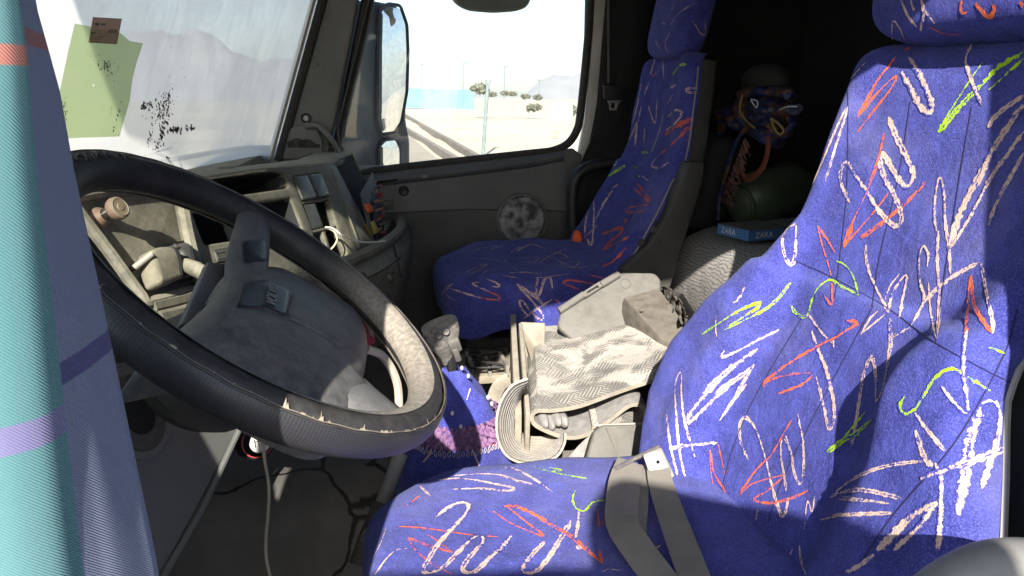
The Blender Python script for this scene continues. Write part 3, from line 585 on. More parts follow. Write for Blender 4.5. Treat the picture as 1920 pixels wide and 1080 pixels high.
# passenger seat belt on the pillar
sb = thing('passenger_seat_belt', 'black passenger belt with buckle hanging on the pillar', 'seat belt', df.at(1090, 340, .06))
def strap(name, pts, wd, mat, parent, th=.0022, nrm=None):
    pts = [np.asarray(p, float) for p in pts]; c = np.array(smooth(pts, 6)) if len(pts) > 2 else np.array(pts); tg = np.gradient(c, axis=0); mb = MB(); rows = []
    W_ = np.broadcast_to(np.asarray(wd, float), (len(c),)) if np.ndim(wd) == 0 else np.interp(np.linspace(0, 1, len(c)), np.linspace(0, 1, len(wd)), wd)
    for i in range(len(c)):
        n = unit(nrm if nrm is not None and np.ndim(nrm) == 1 else CAM-c[i]); t = unit(tg[i]); s = unit(np.cross(n, t)); n2 = np.cross(t, s)
        rows.append([c[i]+s*W_[i]/2-n2*th/2, c[i]-s*W_[i]/2-n2*th/2, c[i]-s*W_[i]/2+n2*th/2, c[i]+s*W_[i]/2+n2*th/2])
    mb.grid(rows, 0, False, True); return obj(name, mb, mat, parent, auto=60)
bt = lambda x, y, o=.07: df.at(x, y, o)
strap('webbing', [bt(1215, -60), bt(1200, 60), bt(1172, 150), bt(1160, 200), bt(1120, 270), bt(1090, 345), bt(1080, 420)], .055, MT['webdark'], sb, nrm=V(.2, -1, 0))
strap('lower_webbing', [bt(1212, -40, .05), bt(1205, 80, .05), bt(1196, 190, .05), bt(1180, 330, .05)], .05, MT['webdark'], sb, nrm=V(.2, -1, 0))
plate('buckle_housing', df, df.poly([(1130, 158), (1170, 158), (1168, 188), (1132, 186)], .085), MT['black'], sb, thick=.012, off=.09, bev=.003, rnd=.004)
plate('tongue', df, df.poly([(1138, 188), (1166, 187), (1160, 196), (1156, 207), (1143, 207), (1142, 196)], .085), MT['steel'], sb, thick=.003, off=.086, bev=.0008, rnd=.003, holes=[df.poly([(1146, 193), (1153, 193), (1153, 203), (1146, 203)], .085)])

# outside mirrors
def mirror_unit(label, group):
    mf = Fr(V(.12, 2.42, 0), unit(V(.72, -.69, .0)), V(.69, .72, 0)); t = thing('door_mirror', label, 'mirror', mf.at(735, 330, 0), group)
    sil = [(640, 340), (634, 220), (640, 60), (668, 4), (700, -2), (752, 8), (768, 30), (772, 70), (771, 170), (768, 225), (776, 260), (776, 345)]
    plate('housing', mf, mf.poly(sil), MT['mirrorshell'], t, thick=.11, bev=.03, off=-.006, rnd=.03, holes=[])
    m1 = [(714, 22), (728, 13), (750, 16), (762, 50), (764, 100), (762, 170), (752, 225), (738, 246), (716, 249), (709, 220), (711, 100)]
    m2 = [(712, 275), (722, 264), (742, 262), (750, 280), (750, 332), (712, 332)]
    for k, m in enumerate((m1, m2)):
        q = mf.poly(m); mg_ = plate('mirror_glass', mf, q, MT['mirror'], t, thick=.006, bev=.001, off=.001+.001*k, rnd=.01); c = np.mean(q, 0)
        obj('mirror_rim', MB().tube(smooth([mf.w(*(c+(np.array(p)-c)*1.05), 0) for p in rounded(q, .012)], 2, True), .006, 6, closed=True), MT['mirrorshell'], mg_)
    obj('mirror_arm', MB().tube([mf.at(640, 190, -.05), mf.at(600, 198, -.05), mf.at(560, 200, -.04)], .02, 8).tube([mf.at(640, 270, -.05), mf.at(600, 276, -.05), mf.at(560, 280, -.04)], .02, 8), MT['mirrorshell'], t); return t
mirror_unit('tall dark passenger door mirror with two glasses outside the window', 'door mirrors')
nm = Fr(V(.09, -.9, .08), unit(V(.85, .52, 0)), unit(V(-.52, .85, 0)))
def shade_mirror(label, cx, cz, hw_, hh):
    f = Fr(V(cx, -.9, cz), unit(V(.6, .8, 0)), unit(V(-.8, .6, 0))); t = thing('door_mirror', label, 'mirror', f.O-V(0, 0, hh), 'door mirrors'); q = [(-hw_, -hh), (hw_, -hh), (hw_, hh), (-hw_, hh)]
    plate('housing', f, q, MT['mirrorshell'], t, thick=.10, bev=.03, rnd=.06, off=-.006); plate('mirror_glass', f, [(a*.84, b*.88) for a, b in q], MT['mirror'], t, thick=.006, bev=.001, off=.001, rnd=.04); obj('mirror_arm', MB().tube([f.w(0, hh*.7, -.06), V(-.6, -.85, f.O[2]+hh*.7)], .014, 8), MT['mirrorshell'], t); obj('mirror_arm', MB().tube([f.w(0, -hh*.7, -.06), V(-.6, -.85, f.O[2]-hh*.7)], .014, 8), MT['mirrorshell'], t)
shade_mirror('tall mirror on the driver side outside the open door', .09, .06, .15, .33)  # unseen blocker, added to cast a rounded shadow on the driver seat
dd = thing('unseen_driver_door', 'white open driver door swung out beside the curtain', 'door', (-.62, -.6, -1.1)); obj('door_panel', MB().box((-.63, -.62, -.68), (.05, 1.12, .9)), MT['white'], dd, bev=.01); obj('mirror_post', MB().tube([V(-.62, -.85, -.3), V(-.62, -.85, .42)], .02, 8), MT['mirrorshell'], dd)  # unseen door, added with the shading mirror; it also shapes the light
kf = Fr(V(.4, 2.45, .3), V(.1, -1, -.25), V(1, 0, 0)); t = thing('kerb_mirror', 'olive rounded kerb mirror hanging over the passenger window', 'mirror', kf.at(925, 25))
plate('shell', kf, kf.poly([(853, -90), (997, -90), (997, 2), (988, 16), (968, 23), (925, 26), (880, 22), (862, 14), (852, 2)]), MT['purplepaint'], t, thick=.07, bev=.014, rnd=.03); obj('bracket', MB().tube([kf.at(925, -80, -.04), kf.at(925, -260, -.2)], .015, 8), MT['mirrorshell'], t)

# ================================================================== DASHBOARD
T1, T2 = V(-.22, 1.2, -.165), V(-.035, 1.67, -.165); de = unit(T2-T1); dh = V(de[1], -de[0], 0); ti = math.radians(25)
D = Fr(T1, dh*math.cos(ti)+V(0, 0, 1)*math.sin(ti), de)
da = thing('dashboard', 'dusty stripped truck dashboard with open pockets and loose switches', 'dashboard', V(-.25, 1.2, -.6))
zt = -.165
topf = Fr(V(-.3, 1.3, zt), V(0, 0, 1), V(0, 1, 0))
tray = [(441, 313), (503, 284), (592, 285), (557, 299)]
plate('dash_top', topf, topf.poly([(60, 365), (250, 343), (386, 330), (473, 317), (598, 306), (622, 304), (658, 288), (640, 281), (590, 278), (470, 277), (400, 286), (330, 299), (200, 322), (60, 352)]), MT['dashtop'], da, thick=.02, bev=.005, holes=[topf.poly(tray)], hr=.01)
trb = [topf.w(*topf.px(*p), 0) for p in tray]; c = np.mean(trb, 0); low = [c+(p-c)*.86+V(0, 0, -.035) for p in trb]
obj('tray', MB().grid([trb, low, [c+V(0, 0, -.036)]*4], 0, False, True), MT['dashtop'], da, sm=False)
obj('defrost_lip', MB().tube([P(*p, z=zt+.006) for p in ((60, 348), (200, 320), (330, 298), (400, 285), (470, 276), (590, 277), (642, 280))], .007, 8), MT['dash'], da)
obj('dust_cap', MB().lathe([(0, .004), (.018, .003), (.022, 0)], P(424, 315, z=zt), (0, 0, 1), 14), MT['dash'], da)
FACE = [(345, 356), (386, 331), (473, 318), (595, 307), (607, 309), (616, 318), (676, 482), (640, 494), (560, 522), (470, 548), (372, 566), (352, 470)]
HOL = [[(382, 338), (430, 331), (515, 320), (534, 326), (543, 344), (539, 352), (440, 366), (392, 374)], [(470, 384), (500, 378), (546, 371), (568, 428), (516, 444), (480, 430)], [(362, 400), (420, 385), (440, 412), (466, 446), (384, 458)],
       [(549, 332), (601, 325), (617, 366), (631, 418), (653, 478), (604, 490), (586, 430), (567, 378)]]
plate('face_panel', D, rounded(D.poly(FACE), .012), MT['dash'], da, thick=.022, bev=.006, holes=[D.poly(h) for h in HOL], hr=.007)
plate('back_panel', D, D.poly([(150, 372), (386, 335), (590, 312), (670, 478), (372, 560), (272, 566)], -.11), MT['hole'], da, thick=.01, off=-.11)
obj('under_body', MB().box((-.59, .41, -.59), (.34, .74, .84)).box((-.62, 1.4, -.60), (.28, 1.2, .82)), MT['dash'], da, bev=.01)
for k, h in enumerate(HOL[:3]):
    a = [D.w(*p, -.006) for p in D.poly(h)]; c = np.mean(a, 0)-D.n*.09; b = [p*.86+c*.14-D.n*(.10) for p in a]
    obj('pocket', MB().grid([a, b], 0, False, True), MT['black'], da, sm=False)  # black walls stand in for the deep shade inside the pockets
ribm = MB(); ribm.tube([D.at(440, 352, -.05), D.at(480, 346, -.05), D.at(505, 353, -.05)], .002, 6); obj('loose_cable', ribm, MT['black'], da)
for k, q in enumerate(([(549, 332), (574, 328), (593, 372), (567, 376)], [(577, 328), (600, 325), (618, 368), (596, 372)], [(571, 382), (594, 379), (610, 425), (586, 430)])):
    plate('switch', D, D.poly(q), MT['switch'], da, thick=.03, bev=.004, off=.004 if k < 2 else -.004, rnd=.006)
plate('switch_bay', D, D.poly([(545, 325), (604, 320), (660, 482), (600, 494)], -.03), MT['black'], da, thick=.006, off=-.03)
for q in ([(568, 377), (619, 369), (621, 373), (570, 381)], [(587, 431), (632, 421), (634, 425), (588, 435)], [(608, 433), (612, 432), (628, 486), (624, 487)]): plate('bay_rib', D, D.poly(q), MT['dash'], da, thick=.012, bev=.001, off=-.004)
for q in ([(396, 470), (440, 462), (452, 488), (404, 494)], [(400, 497), (450, 490), (462, 510), (410, 520)]): plate('blank_switch', D, D.poly(q), MT['switch'], da, thick=.012, bev=.002, off=.006, rnd=.004)
obj('icon', MB().tube([D.at(404, 474, .0075), D.at(424, 470, .0075), D.at(430, 480, .0075), D.at(410, 485, .0075)], .0006, 4, closed=True), MT['silver'], da)
# side facet, open end, dark recess
q = [D.at(604, 309, -.002), D.at(676, 483, -.002), D.at(703, 452, -.03), D.at(626, 303, -.03)]
mb = MB(); mb.grid([[q[0]*(1-v)+q[1]*v for v in np.linspace(0, 1, 8)], [((q[0]*.6+q[3]*.4)*(1-v)+(q[1]*.6+q[2]*.4)*v)+D.n*.008 for v in np.linspace(0, 1, 8)], [q[3]*(1-v)+q[2]*v for v in np.linspace(0, 1, 8)]]); obj('end_facet', mb, MT['dash'], da)
obj('facet_bead', MB().tube([D.at(622, 318, .002), D.at(650, 395, .004), D.at(677, 468, .002)], .003, 6), MT['dash'], da)
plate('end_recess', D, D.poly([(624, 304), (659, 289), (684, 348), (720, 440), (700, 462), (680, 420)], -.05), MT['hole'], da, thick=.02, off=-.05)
obj('end_frame', MB().tube([D.at(622, 303, -.03), D.at(658, 288, -.05), D.at(684, 348, -.06), D.at(692, 372, -.06)], .005, 6), MT['dash'], da)
# knob panel
plate('knob_panel', D, rounded(D.poly([(140, 374), (216, 362), (340, 350), (372, 538), (276, 564), (262, 552)]), .012), MT['panel'], da, thick=.01, bev=.003, off=-.004)
obj('panel_rim', MB().tube(smooth([D.at(*p, .004) for p in ((346, 352), (336, 350), (216, 358), (160, 366), (134, 372), (140, 388), (200, 466), (266, 556), (280, 567), (372, 541))], 3), .009, 8), MT['dashtop'], da)
obj('frame_post', MB().tube([D.at(338, 366, .006), D.at(352, 440, .006), D.at(376, 540, .006)], .012, 8), MT['dashtop'], da)
for k, (l, rr) in enumerate((([(280, 578), (330, 566), (380, 550)], .014), ([(292, 600), (340, 588), (390, 570)], .016), ([(312, 622), (350, 610), (400, 590)], .014), ([(326, 640), (360, 632), (410, 610)], .012))): obj('lower_roll', MB().tube(smooth([D.at(*p, .0) for p in l], 4), rr, 8), MT['dash'], da)
# lower ledge and bulged end
lip = smooth([D.at(*p) for p in ((470, 556, .03), (560, 528, .035), (640, 497, .04), (700, 470, .04), (735, 447, .03), (752, 428, -.01), (750, 412, -.07), (738, 404, -.12))], 5)
obj('ledge_lip', MB().tube(lip, .016, 10), MT['dash'], da)
mb = MB(); mb.grid([[D.at(*p) for p in r] for r in (((470, 550, .02), (560, 522, .02), (640, 492, .02), (690, 465, .0), (720, 440, -.04), (738, 408, -.1)), ((470, 545, -.03), (560, 518, -.03), (640, 488, -.03), (684, 462, -.06), (705, 435, -.09), (722, 402, -.14)))]); obj('ledge_tray', mb, MT['dash'], da)
rows = [((470, 566, .03), (560, 538, .035), (640, 507, .042), (702, 480, .042), (742, 455, .03), (762, 432, -.01), (760, 414, -.07)),
        ((480, 600, .04), (570, 565, .05), (650, 535, .06), (712, 508, .06), (752, 480, .045), (772, 455, .0), (771, 430, -.07)),
        ((520, 640, .03), (600, 600, .045), (668, 570, .05), (722, 540, .05), (758, 512, .035), (773, 482, -.01), (770, 450, -.08)),
        ((560, 680, .0), (640, 640, .01), (700, 605, .02), (738, 580, .02), (760, 548, .0), (766, 520, -.05), (760, 480, -.12)),
        ((600, 720, -.06), (660, 690, -.05), (710, 650, -.04), (740, 620, -.05), (752, 590, -.08), (750, 560, -.13), (740, 520, -.18))]
mb = MB(); mb.grid([smooth([D.at(*p) for p in r], 4) for r in rows]); obj('lower_bulge', mb, MT['dash'], da)
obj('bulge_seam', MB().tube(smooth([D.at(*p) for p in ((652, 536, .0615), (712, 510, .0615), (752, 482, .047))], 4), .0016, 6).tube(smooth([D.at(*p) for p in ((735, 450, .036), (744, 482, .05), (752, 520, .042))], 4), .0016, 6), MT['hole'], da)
obj('lighter_socket', MB().lathe([(.0, -.004), (.010, -.003), (.011, .006), (.014, .007), (.017, .002), (.018, -.004)], D.at(733, 519, .056), D.n+V(.25, -.2, 0), 20), MT['switch'], da)
obj('socket_plate', MB().lathe([(.016, .001), (.026, .001), (.027, -.004)], D.at(733, 519, .054), D.n+V(.25, -.2, 0), 4), MT['dash'], da)
obj('small_socket', MB().lathe([(.0, .0), (.009, .004), (.012, 0)], D.at(682, 518, .058), D.n, 16), MT['switch'], da)
obj('ledge_screw', MB().lathe([(0, .002), (.004, .002), (.006, 0)], D.at(671, 468, .004), D.n, 10), MT['black'], da)
# parts standing on the panel: things of their own
def on(b, o=0.): return D.at(*b, o)
t = thing('brake_knob', 'round tan-topped chrome knob standing out of the dusty panel', 'knob', on((187, 408)))
ka = unit(D.n + V(.22, -.25, .10)); K0 = on((187, 408)); KS = lambda p: [(a*.84, b*.84) for a, b in p]
obj('collar', MB().lathe(KS([(.020, -.004), (.018, .004), (.013, .012), (.0115, .016)]), K0, ka, 24), MT['copper'], t); obj('shank', MB().lathe(KS([(.0115, .014), (.0115, .034), (.015, .038)]), K0, ka, 24), MT['chrome'], t)
obj('cap', MB().lathe(KS([(.012, .035), (.019, .038), (.0205, .043), (.0195, .050), (.0155, .0525), (.0145, .0515), (.007, .0515), (.006, .0525), (0, .0525)]), K0, ka, 32), MT['copper'], t); obj('cap_face', MB().lathe(KS([(.0192, .0505), (.0155, .0532), (.0145, .0522), (.007, .0522), (.006, .0535), (0, .0535)]), K0, ka, 32), MT['knobtop'], t)
t = thing('pale_stick', 'short pale stick poking from the panel below the round knob', 'stick', on((243, 506))); obj('stem', MB().tube([on((243, 506)), on((243, 506))+ka*.012], .0045, 10), MT['black'], t); obj('tip', MB().tube([on((243, 506))+ka*.01, on((243, 506))+unit(D.n+V(.3, .5, .35))*.04], .0048, 12), MT['cream'], t)
t = thing('ignition_housing', 'dusty ignition switch box with a stalk on the panel', 'ignition switch', on((320, 500)))
plate('base_plate', D, rounded(D.poly([(280, 470), (300, 461), (352, 450), (378, 470), (378, 520), (306, 538), (298, 532)]), .012), MT['black'], t, thick=.008, bev=.002, off=.006)
plate('box', D, rounded(D.poly([(284, 468), (302, 460), (322, 459), (343, 470), (350, 518), (308, 534), (299, 530)], .034), .010), MT['panel'], t, thick=.034, bev=.009, off=.034)
plate('barrel_cap', D, rounded(D.poly([(322, 459), (352, 452), (366, 463), (373, 512), (352, 518), (343, 470)], .026), .006), MT['greyplastic'], t, thick=.026, bev=.006, off=.026)
for bb in ([D.at(330, 466, .036), D.at(338, 490, .038), D.at(340, 516, .034)], [D.at(358, 462, .028), D.at(364, 490, .028)]): obj('band', MB().tube(bb, .0022, 6), MT['black'], t)
obj('stalk', MB().tube([D.at(349, 497, .03), D.at(368, 505, .06), D.at(390, 517, .09)], [.011, .0125, .011], 12), MT['dashtop'], t)
for nm, pts, mt, lb in (('white_wire', ((610, 426, .004), (624, 428, .02), (640, 440, .035), (662, 450, .045), (690, 455, .05), (722, 452, .06)), 'whitewire', 'loose white wire curving out of the switch bay'), ('yellow_wire', ((612, 427, .004), (626, 434, .015), (632, 448, .018), (627, 460, .01), (620, 468, .0)), 'yellowwire', 'short yellowed wire looping back into the switch bay')):
    tag(obj(nm, MB().tube(smooth([D.at(*p) for p in pts], 8), .0022, 8), MT[mt]), lb, 'wire')
fb = thing('fuse_box', 'exposed fuse board with coloured fuses at the dashboard end', 'fuse box', D.at(695, 400, -.03))
plate('cover_card', D, D.poly([(676, 362), (699, 322), (702, 342), (692, 392), (700, 445), (690, 420)], -.005), MT['greyplastic'], fb, thick=.003, bev=.0005, off=-.005)
plate('board', D, D.poly([(694, 350), (704, 338), (722, 438), (704, 452)], -.03), MT['black'], fb, thick=.01, bev=.001, off=-.03)
cf = [basic('fuse_'+n, c, .5) for n, c in (('pink', (.40, .14, .13)), ('red', (.36, .05, .04)), ('tan', (.34, .2, .14)), ('dark', (.02, .02, .02)))]
for k in range(12):
    v = k/11; a = D.at(702+(k % 2)*9+v*10, 342+v*96, -.022); obj('fuse', MB().box(a, (.016, .010, .007), 0, np.array([D.e, D.n, D.v])), cf[(k*7) % 4], fb, bev=.001, seg=1)
for k in range(7): v = k/6; obj('terminal', MB().tube([D.at(706+v*8, 350+v*86, -.026), D.at(716+v*7, 348+v*84, -.015)], .0035, 6), cf[k % 3], fb)
obj('orange_relay', MB().lathe([(0, .010), (.013, .009), (.014, 0)], D.at(689, 391, .0), D.n, 16), MT['orange2'], fb); obj('yellow_relay', MB().box(D.at(697, 428, -.012), (.020, .026, .034), 0, np.array([D.e, D.n, D.v])), basic('yellow_relay', (.5, .34, .03), .5), fb, bev=.002)
t = obj('plastic_scrap', MB().grid([[P(538+j*3.6+1.5*math.sin(i*2), 277-i*3.4-(3.4*math.sin(j/17*3.1)+.8*math.sin(j*.9+i))*i*.5+i*j*.12, y=1.93-.012*i+.01*math.sin(j*.8)) for j in range(18)] for i in range(5)]), MT['greyplastic']); tag(t, 'crumpled pale plastic scrap at the corner of the dashboard', 'plastic scrap')

# ================================================================== STEERING WHEEL
R_ = .222; WC = V(-.1066, .487, -.2131); WN = unit(V(.5927, -.112, .7976)); WF = Fr(WC, WN, V(0, 1, 0))
sw = thing('steering_wheel', 'worn black truck steering wheel with perforated leather cover', 'steering wheel', WC-WN*.05)
def rimpt(a, r, ph, rr): c = WF.e*math.cos(a)+WF.v*math.sin(a); return WC + c*(r+rr*math.cos(ph)) + WN*(rr*math.sin(ph)*1.05)
AN = np.linspace(0, 2*math.pi, 240, endpoint=False)
def wob(a): return -.0006+.0003*math.sin(a*23)+.0003*math.sin(a*41+1)
mb = MB(); PH = np.linspace(0, 2*math.pi, 20, endpoint=False); rows = [[rimpt(a, R_, p, .0205+(wob(a+p) if .2 < p < 2.6 else 0)) for p in PH] for a in AN]
mb.grid(rows, 0, True, True); obj('rim', mb, MT['rim'], sw, auto=60)
PH2 = np.linspace(math.radians(100), math.radians(205), 10); mb = MB(); mb.grid([[rimpt(a, R_, p, .0214) for p in PH2] for a in AN], 0, True, False); obj('inner_grip', mb, MT['rimdustlit'], sw, auto=60)
PH3 = np.linspace(math.radians(-95), math.radians(38), 14); mb = MB(); uvs = [[(k/240*1.0, j/13) for j in range(14)] for k in range(240)]
mb.grid([[rimpt(a, R_, p, .0232) for p in PH3] for a in AN], 0, True, False, uvs); obj('leather_cover', mb, MT['leather'], sw, auto=60)
for ph in (40, 46, -97): obj('seam', MB().tube([rimpt(a, R_, math.radians(ph)+.02*math.sin(a*37), .0236 if ph != 46 else .0222) for a in AN], .0008 if ph == 46 else .0012, 5, closed=True), MT['thread' if ph != 40 else 'rim'], sw)
fl = MB(); rg = np.random.default_rng(3); qa = WF.at(165, 320, .01)-WC; RA = math.atan2(qa @ WF.v, qa @ WF.e)
for _ in range(130):
    a = rg.normal(-1.5, 1.3); ph = math.radians(rg.uniform(45.5, 52) if rg.uniform() < .85 else rg.uniform(52, 74)); s = rg.uniform(.0008, .003)*(2.0 if rg.uniform() < .08 else 1); da_ = s/R_
    fl.add([rimpt(a-da_*rg.uniform(.5, 1), R_, math.radians(45), .0232), rimpt(a+da_*rg.uniform(.5, 1), R_, math.radians(45), .0232), rimpt(a+da_*rg.uniform(-.6, 1.4), R_, ph, .0226), rimpt(a-da_*rg.uniform(0, .8), R_, math.radians(50), .0228), ], [(0, 1, 2), (0, 2, 3)])
wk = MB()
for k in range(34):
    a = math.radians(0); a0 = RA + (k-17)*.021+rg.normal()*.004; l0, l1 = math.radians(rg.uniform(15, 45)), math.radians(rg.uniform(75, 120)); wk.tube([rimpt(a0+.02*v*rg.normal(), R_, l0+(l1-l0)*v, .0209) for v in np.linspace(0, 1, 7)], np.array([.0004, .0010, .0014, .0015, .0014, .0010, .0004]), 5)
o = obj('cover_wrinkle', wk, MT['rim'], sw); o['kind'] = 'stuff'
o = obj('torn_flake', fl, MT['flake'], sw, sm=False); o['kind'] = 'stuff'
pad = [(300, 632), (345, 592), (389, 562), (418, 530), (432, 503), (509, 499), (552, 516), (610, 547), (661, 578), (684, 612), (692, 650), (688, 693), (680, 728), (700, 764), (640, 800), (560, 775), (450, 712), (380, 662)]
P2 = np.array(smooth([np.array(WF.px(*p, -.02)) for p in pad], 4, True)); c2 = np.array(WF.px(545, 640, -.02)); mb = MB(); rows = []
r0, r1 = np.array(WF.px(440, 500, 0)), np.array(WF.px(392, 672, 0)); rn = unit(V(-(r1-r0)[1], (r1-r0)[0])); rn = rn if rn @ (np.array(WF.px(330, 612, 0))-r0) > 0 else -rn
wing = lambda q: .75*max(0, (np.asarray(q)-r0) @ rn + .004)
for k, h in ((1, -.045), (1, -.012), (.985, -.003), (.95, .004), (.9, .009), (.84, .013), (.78, .0155), (.7, .0175), (.6, .019), (.5, .0205), (.35, .022), (.12, .023), (.0, .023)): rows.append([WF.w(*(c2+(p-c2)*k), h-.02-wing(c2+(p-c2)*k)) for p in P2])
mb.grid(rows, 0, False, True); obj('hub_pad', mb, MT['wheelpad'], sw, auto=60)
def spoke(pts, w0, w1, name='spoke'):
    mb = MB(); pts = smooth([np.asarray(p) for p in pts], 5); N = len(pts); rows = []
    for i, p in enumerate(pts):
        t = unit(pts[min(i+1, N-1)]-pts[max(i-1, 0)]); s = unit(np.cross(WN, t)); n = np.cross(t, s); k = i/(N-1); w_ = w0*(1-k)+w1*k; h = .012
        rows.append([p+s*w_*math.cos(q)+n*h*math.sin(q)*(1 if abs(math.cos(q)) < .9 else .8) for q in np.linspace(0, 2*math.pi, 16, endpoint=False)])
    mb.grid(rows, 0, False, True); return obj(name, mb, MT['wheelgrey'], sw, auto=60)
spoke([WF.at(478, 405, .004), WF.at(472, 450, -.004), WF.at(464, 500, -.012), WF.at(464, 560, -.026)], .0235, .030)
spoke([WF.at(745, 800, -.01), WF.at(690, 760, -.012), WF.at(640, 720, -.02)], .030, .05)
WHT = [o for o in bpy.data.objects if o.parent == sw and o.name.split('.')[0] in ('hub_pad', 'spoke')]; vv = []; ff = []
for o in WHT:
    b0 = len(vv); vv += [v.co + Vector(WL[sw.name]) for v in o.data.vertices]; ff += [tuple(i+b0 for i in p.vertices) for p in o.data.polygons]
PT = BVHTree.FromPolygons(vv, ff)
def onpad(px, py, dz):
    h = hit(PT, px, py); q = np.array(h[0]) if h else WF.at(px, py, 0); return q + WN*dz
def padpatch(name, poly, mat, dz, parent=None):
    q = rounded([np.array(p, float) for p in poly], 8); c = np.mean(q, 0); mb = MB(); ks = (1, 1, .97, .8, .6, .4, .2, .01)
    mb.grid([[onpad(*(c+(p-c)*k), -.004 if i == 0 else dz-.0008 if i == 1 else dz) for p in q] for i, k in enumerate(ks)], 0, False, True); return obj(name, mb, mat, parent or sw, auto=50)
bp_ = padpatch('badge_panel', [(456, 531), (500, 526), (543, 547), (535, 595), (490, 577), (440, 577)], MT['badge'], .0022)
padpatch('lower_panel', [(549, 549), (591, 565), (648, 603), (655, 646), (642, 651), (538, 594)], MT['wheelpad'], .0022)
padpatch('spoke_panel', [(452, 452), (497, 450), (502, 490), (454, 496)], MT['badge'], .0016)
b0, b1 = onpad(506, 573, .003), onpad(511, 540, .003); EX = unit(b1-b0); EY = unit(np.cross(WN, EX)); L_ = np.linalg.norm(b1-b0)
o = text('badge_lettering', 'VOLVO', (b0+b1)/2+WN*.0008, EX, EY, L_/2.9, MT['silver'], bp_, .0008)
obj('red_tab', MB().tube([WF.at(664, 585, -.045), WF.at(686, 612, -.045), WF.at(694, 640, -.045)], .008, 8), basic('red_tape', (.28, .02, .03), .5), sw)
# column behind the wheel
sc = thing('steering_column', 'grey steering column shroud under the wheel', 'steering column', WC-WN*.35)
plate('shroud_side', Fr(WC-WN*.085, WN+V(.1, -.5, 0), V(0, 1, 0)), [Fr(WC-WN*.085, WN+V(.1, -.5, 0), V(0, 1, 0)).px(*p) for p in [(391, 489), (424, 493), (420, 540), (368, 615), (340, 606)]], MT['wheelgrey'], sc, thick=.02, bev=.004)
obj('tube', MB().tube([WC-WN*.05, WC-WN*.10, WC-WN*.15], [.045, .05, .05], 20), MT['rubber'], sc)
obj('boot', MB().lathe([(.05, -.02), (.072, 0), (.076, .02), (.066, .04), (.072, .06), (.055, .09)], WC-WN*.17+V(.0, .05, 0), WN, 24), MT['rubber'], sc)
# wire hanging inside the right opening of the wheel
tag(obj('indicator_lead', MB().tube(smooth([P(688, 655, y=.62), P(720, 670, y=.63), P(745, 720, y=.63), P(748, 800, y=.62)], 6), .006, 8), MT['cream']), 'pale thick lead showing through the right opening of the steering wheel', 'lead')
kp = Fr(P(300, 820, y=.82), unit(V(.72, -.6, .35)), V(.6, .75, 0)); lp = thing('kick_panel', 'dark lower panel under the wheel with an oval speaker', 'panel', P(300, 1000, y=.82))
plate('panel', kp, kp.poly([(120, 690), (270, 676), (330, 720), (452, 800), (300, 1090), (240, 1200), (60, 1200)]), MT['doorplastic'], lp, thick=.02, bev=.006)
for a, b, m_ in ((.075, .052, 'doorplastic'), (.062, .04, 'switch'), (.035, .022, 'hole')):
    c = kp.px(252, 775, 0); plate('speaker_ring' if a > .07 else 'speaker_cone' if a > .05 else 'speaker_centre', kp, [(c[0]+a*math.cos(q)*.72, c[1]+a*math.sin(q)) for q in np.linspace(0, 2*math.pi, 32, endpoint=False)], MT[m_], lp, thick=.01, bev=.002, off=.006+.004*(.08-a)/.02)
obj('edge_moulding', MB().tube([kp.at(330, 722, .005), kp.at(450, 803, .005), kp.at(376, 960, .005), kp.at(300, 1090, .005)], .006, 8), MT['doorplastic'], lp)
t = thing('round_reflector', 'small round red and white badge on a dark can end by the cable', 'badge', P(485, 828, y=.93)); ax = unit(V(.3, -1, .45)); obj('can', MB().lathe([(.0, -.10), (.03, -.10), (.031, 0), (.028, .003)], P(482, 830, y=.95), ax, 24), MT['black'], t)
obj('ring', MB().lathe([(.0255, .0035), (.0275, .0035), (.0285, 0)], P(482, 830, y=.95), ax, 24), basic('red_ring', (.35, .03, .03), .5), t); obj('disc', MB().lathe([(0, .0045), (.0175, .0045), (.0185, .003)], P(487, 830, y=.948), ax, 24), MT['white'], t)
e1 = unit(np.cross(ax, (0, 0, 1))); e2 = np.cross(e1, ax); pk = MB(); c = P(487, 830, y=.948)+ax*.0052
for k in range(4): pk.box(c-e1*.009+e1*.006*k, (.0015, .014, .001), 0, np.array([e1, e2, ax]))
pk.box(c+e2*.003, (.018, .0014, .001), 0, np.array([e1, e2, ax])); obj('disc_print', pk, MT['inkdark'], t)
tag(obj('charging_cable', MB().tube(smooth([P(*p, y=q) for p, q in (((494, 826), .93), ((496, 860), .91), ((504, 910), .88), ((503, 960), .86), ((499, 1010), .84), ((500, 1050), .82), ((512, 1100), .80), ((530, 1180), .80))], 6), .0030, 8), MT['cream']), 'dirty pale cable hanging down in the footwell', 'cable')
t = thing('seat_lever', 'grey tubular lever beside the driver cushion with a dark lower sleeve', 'lever', P(700, 1010, y=.72)); obj('tube', MB().tube([P(752, 850, y=.80), P(716, 948, y=.76)], .0125, 12), MT['greyplastic'] if False else MT['trim'], t); obj('sleeve', MB().tube([P(717, 945, y=.76), P(690, 1010, y=.73), P(672, 1060, y=.71)], .016, 12), MT['rubber'], t); obj('bolt', MB().lathe([(0, .01), (.014, .008), (.016, 0)], P(691, 1006, y=.715), (0, -1, .4), 6), MT['black'], t)

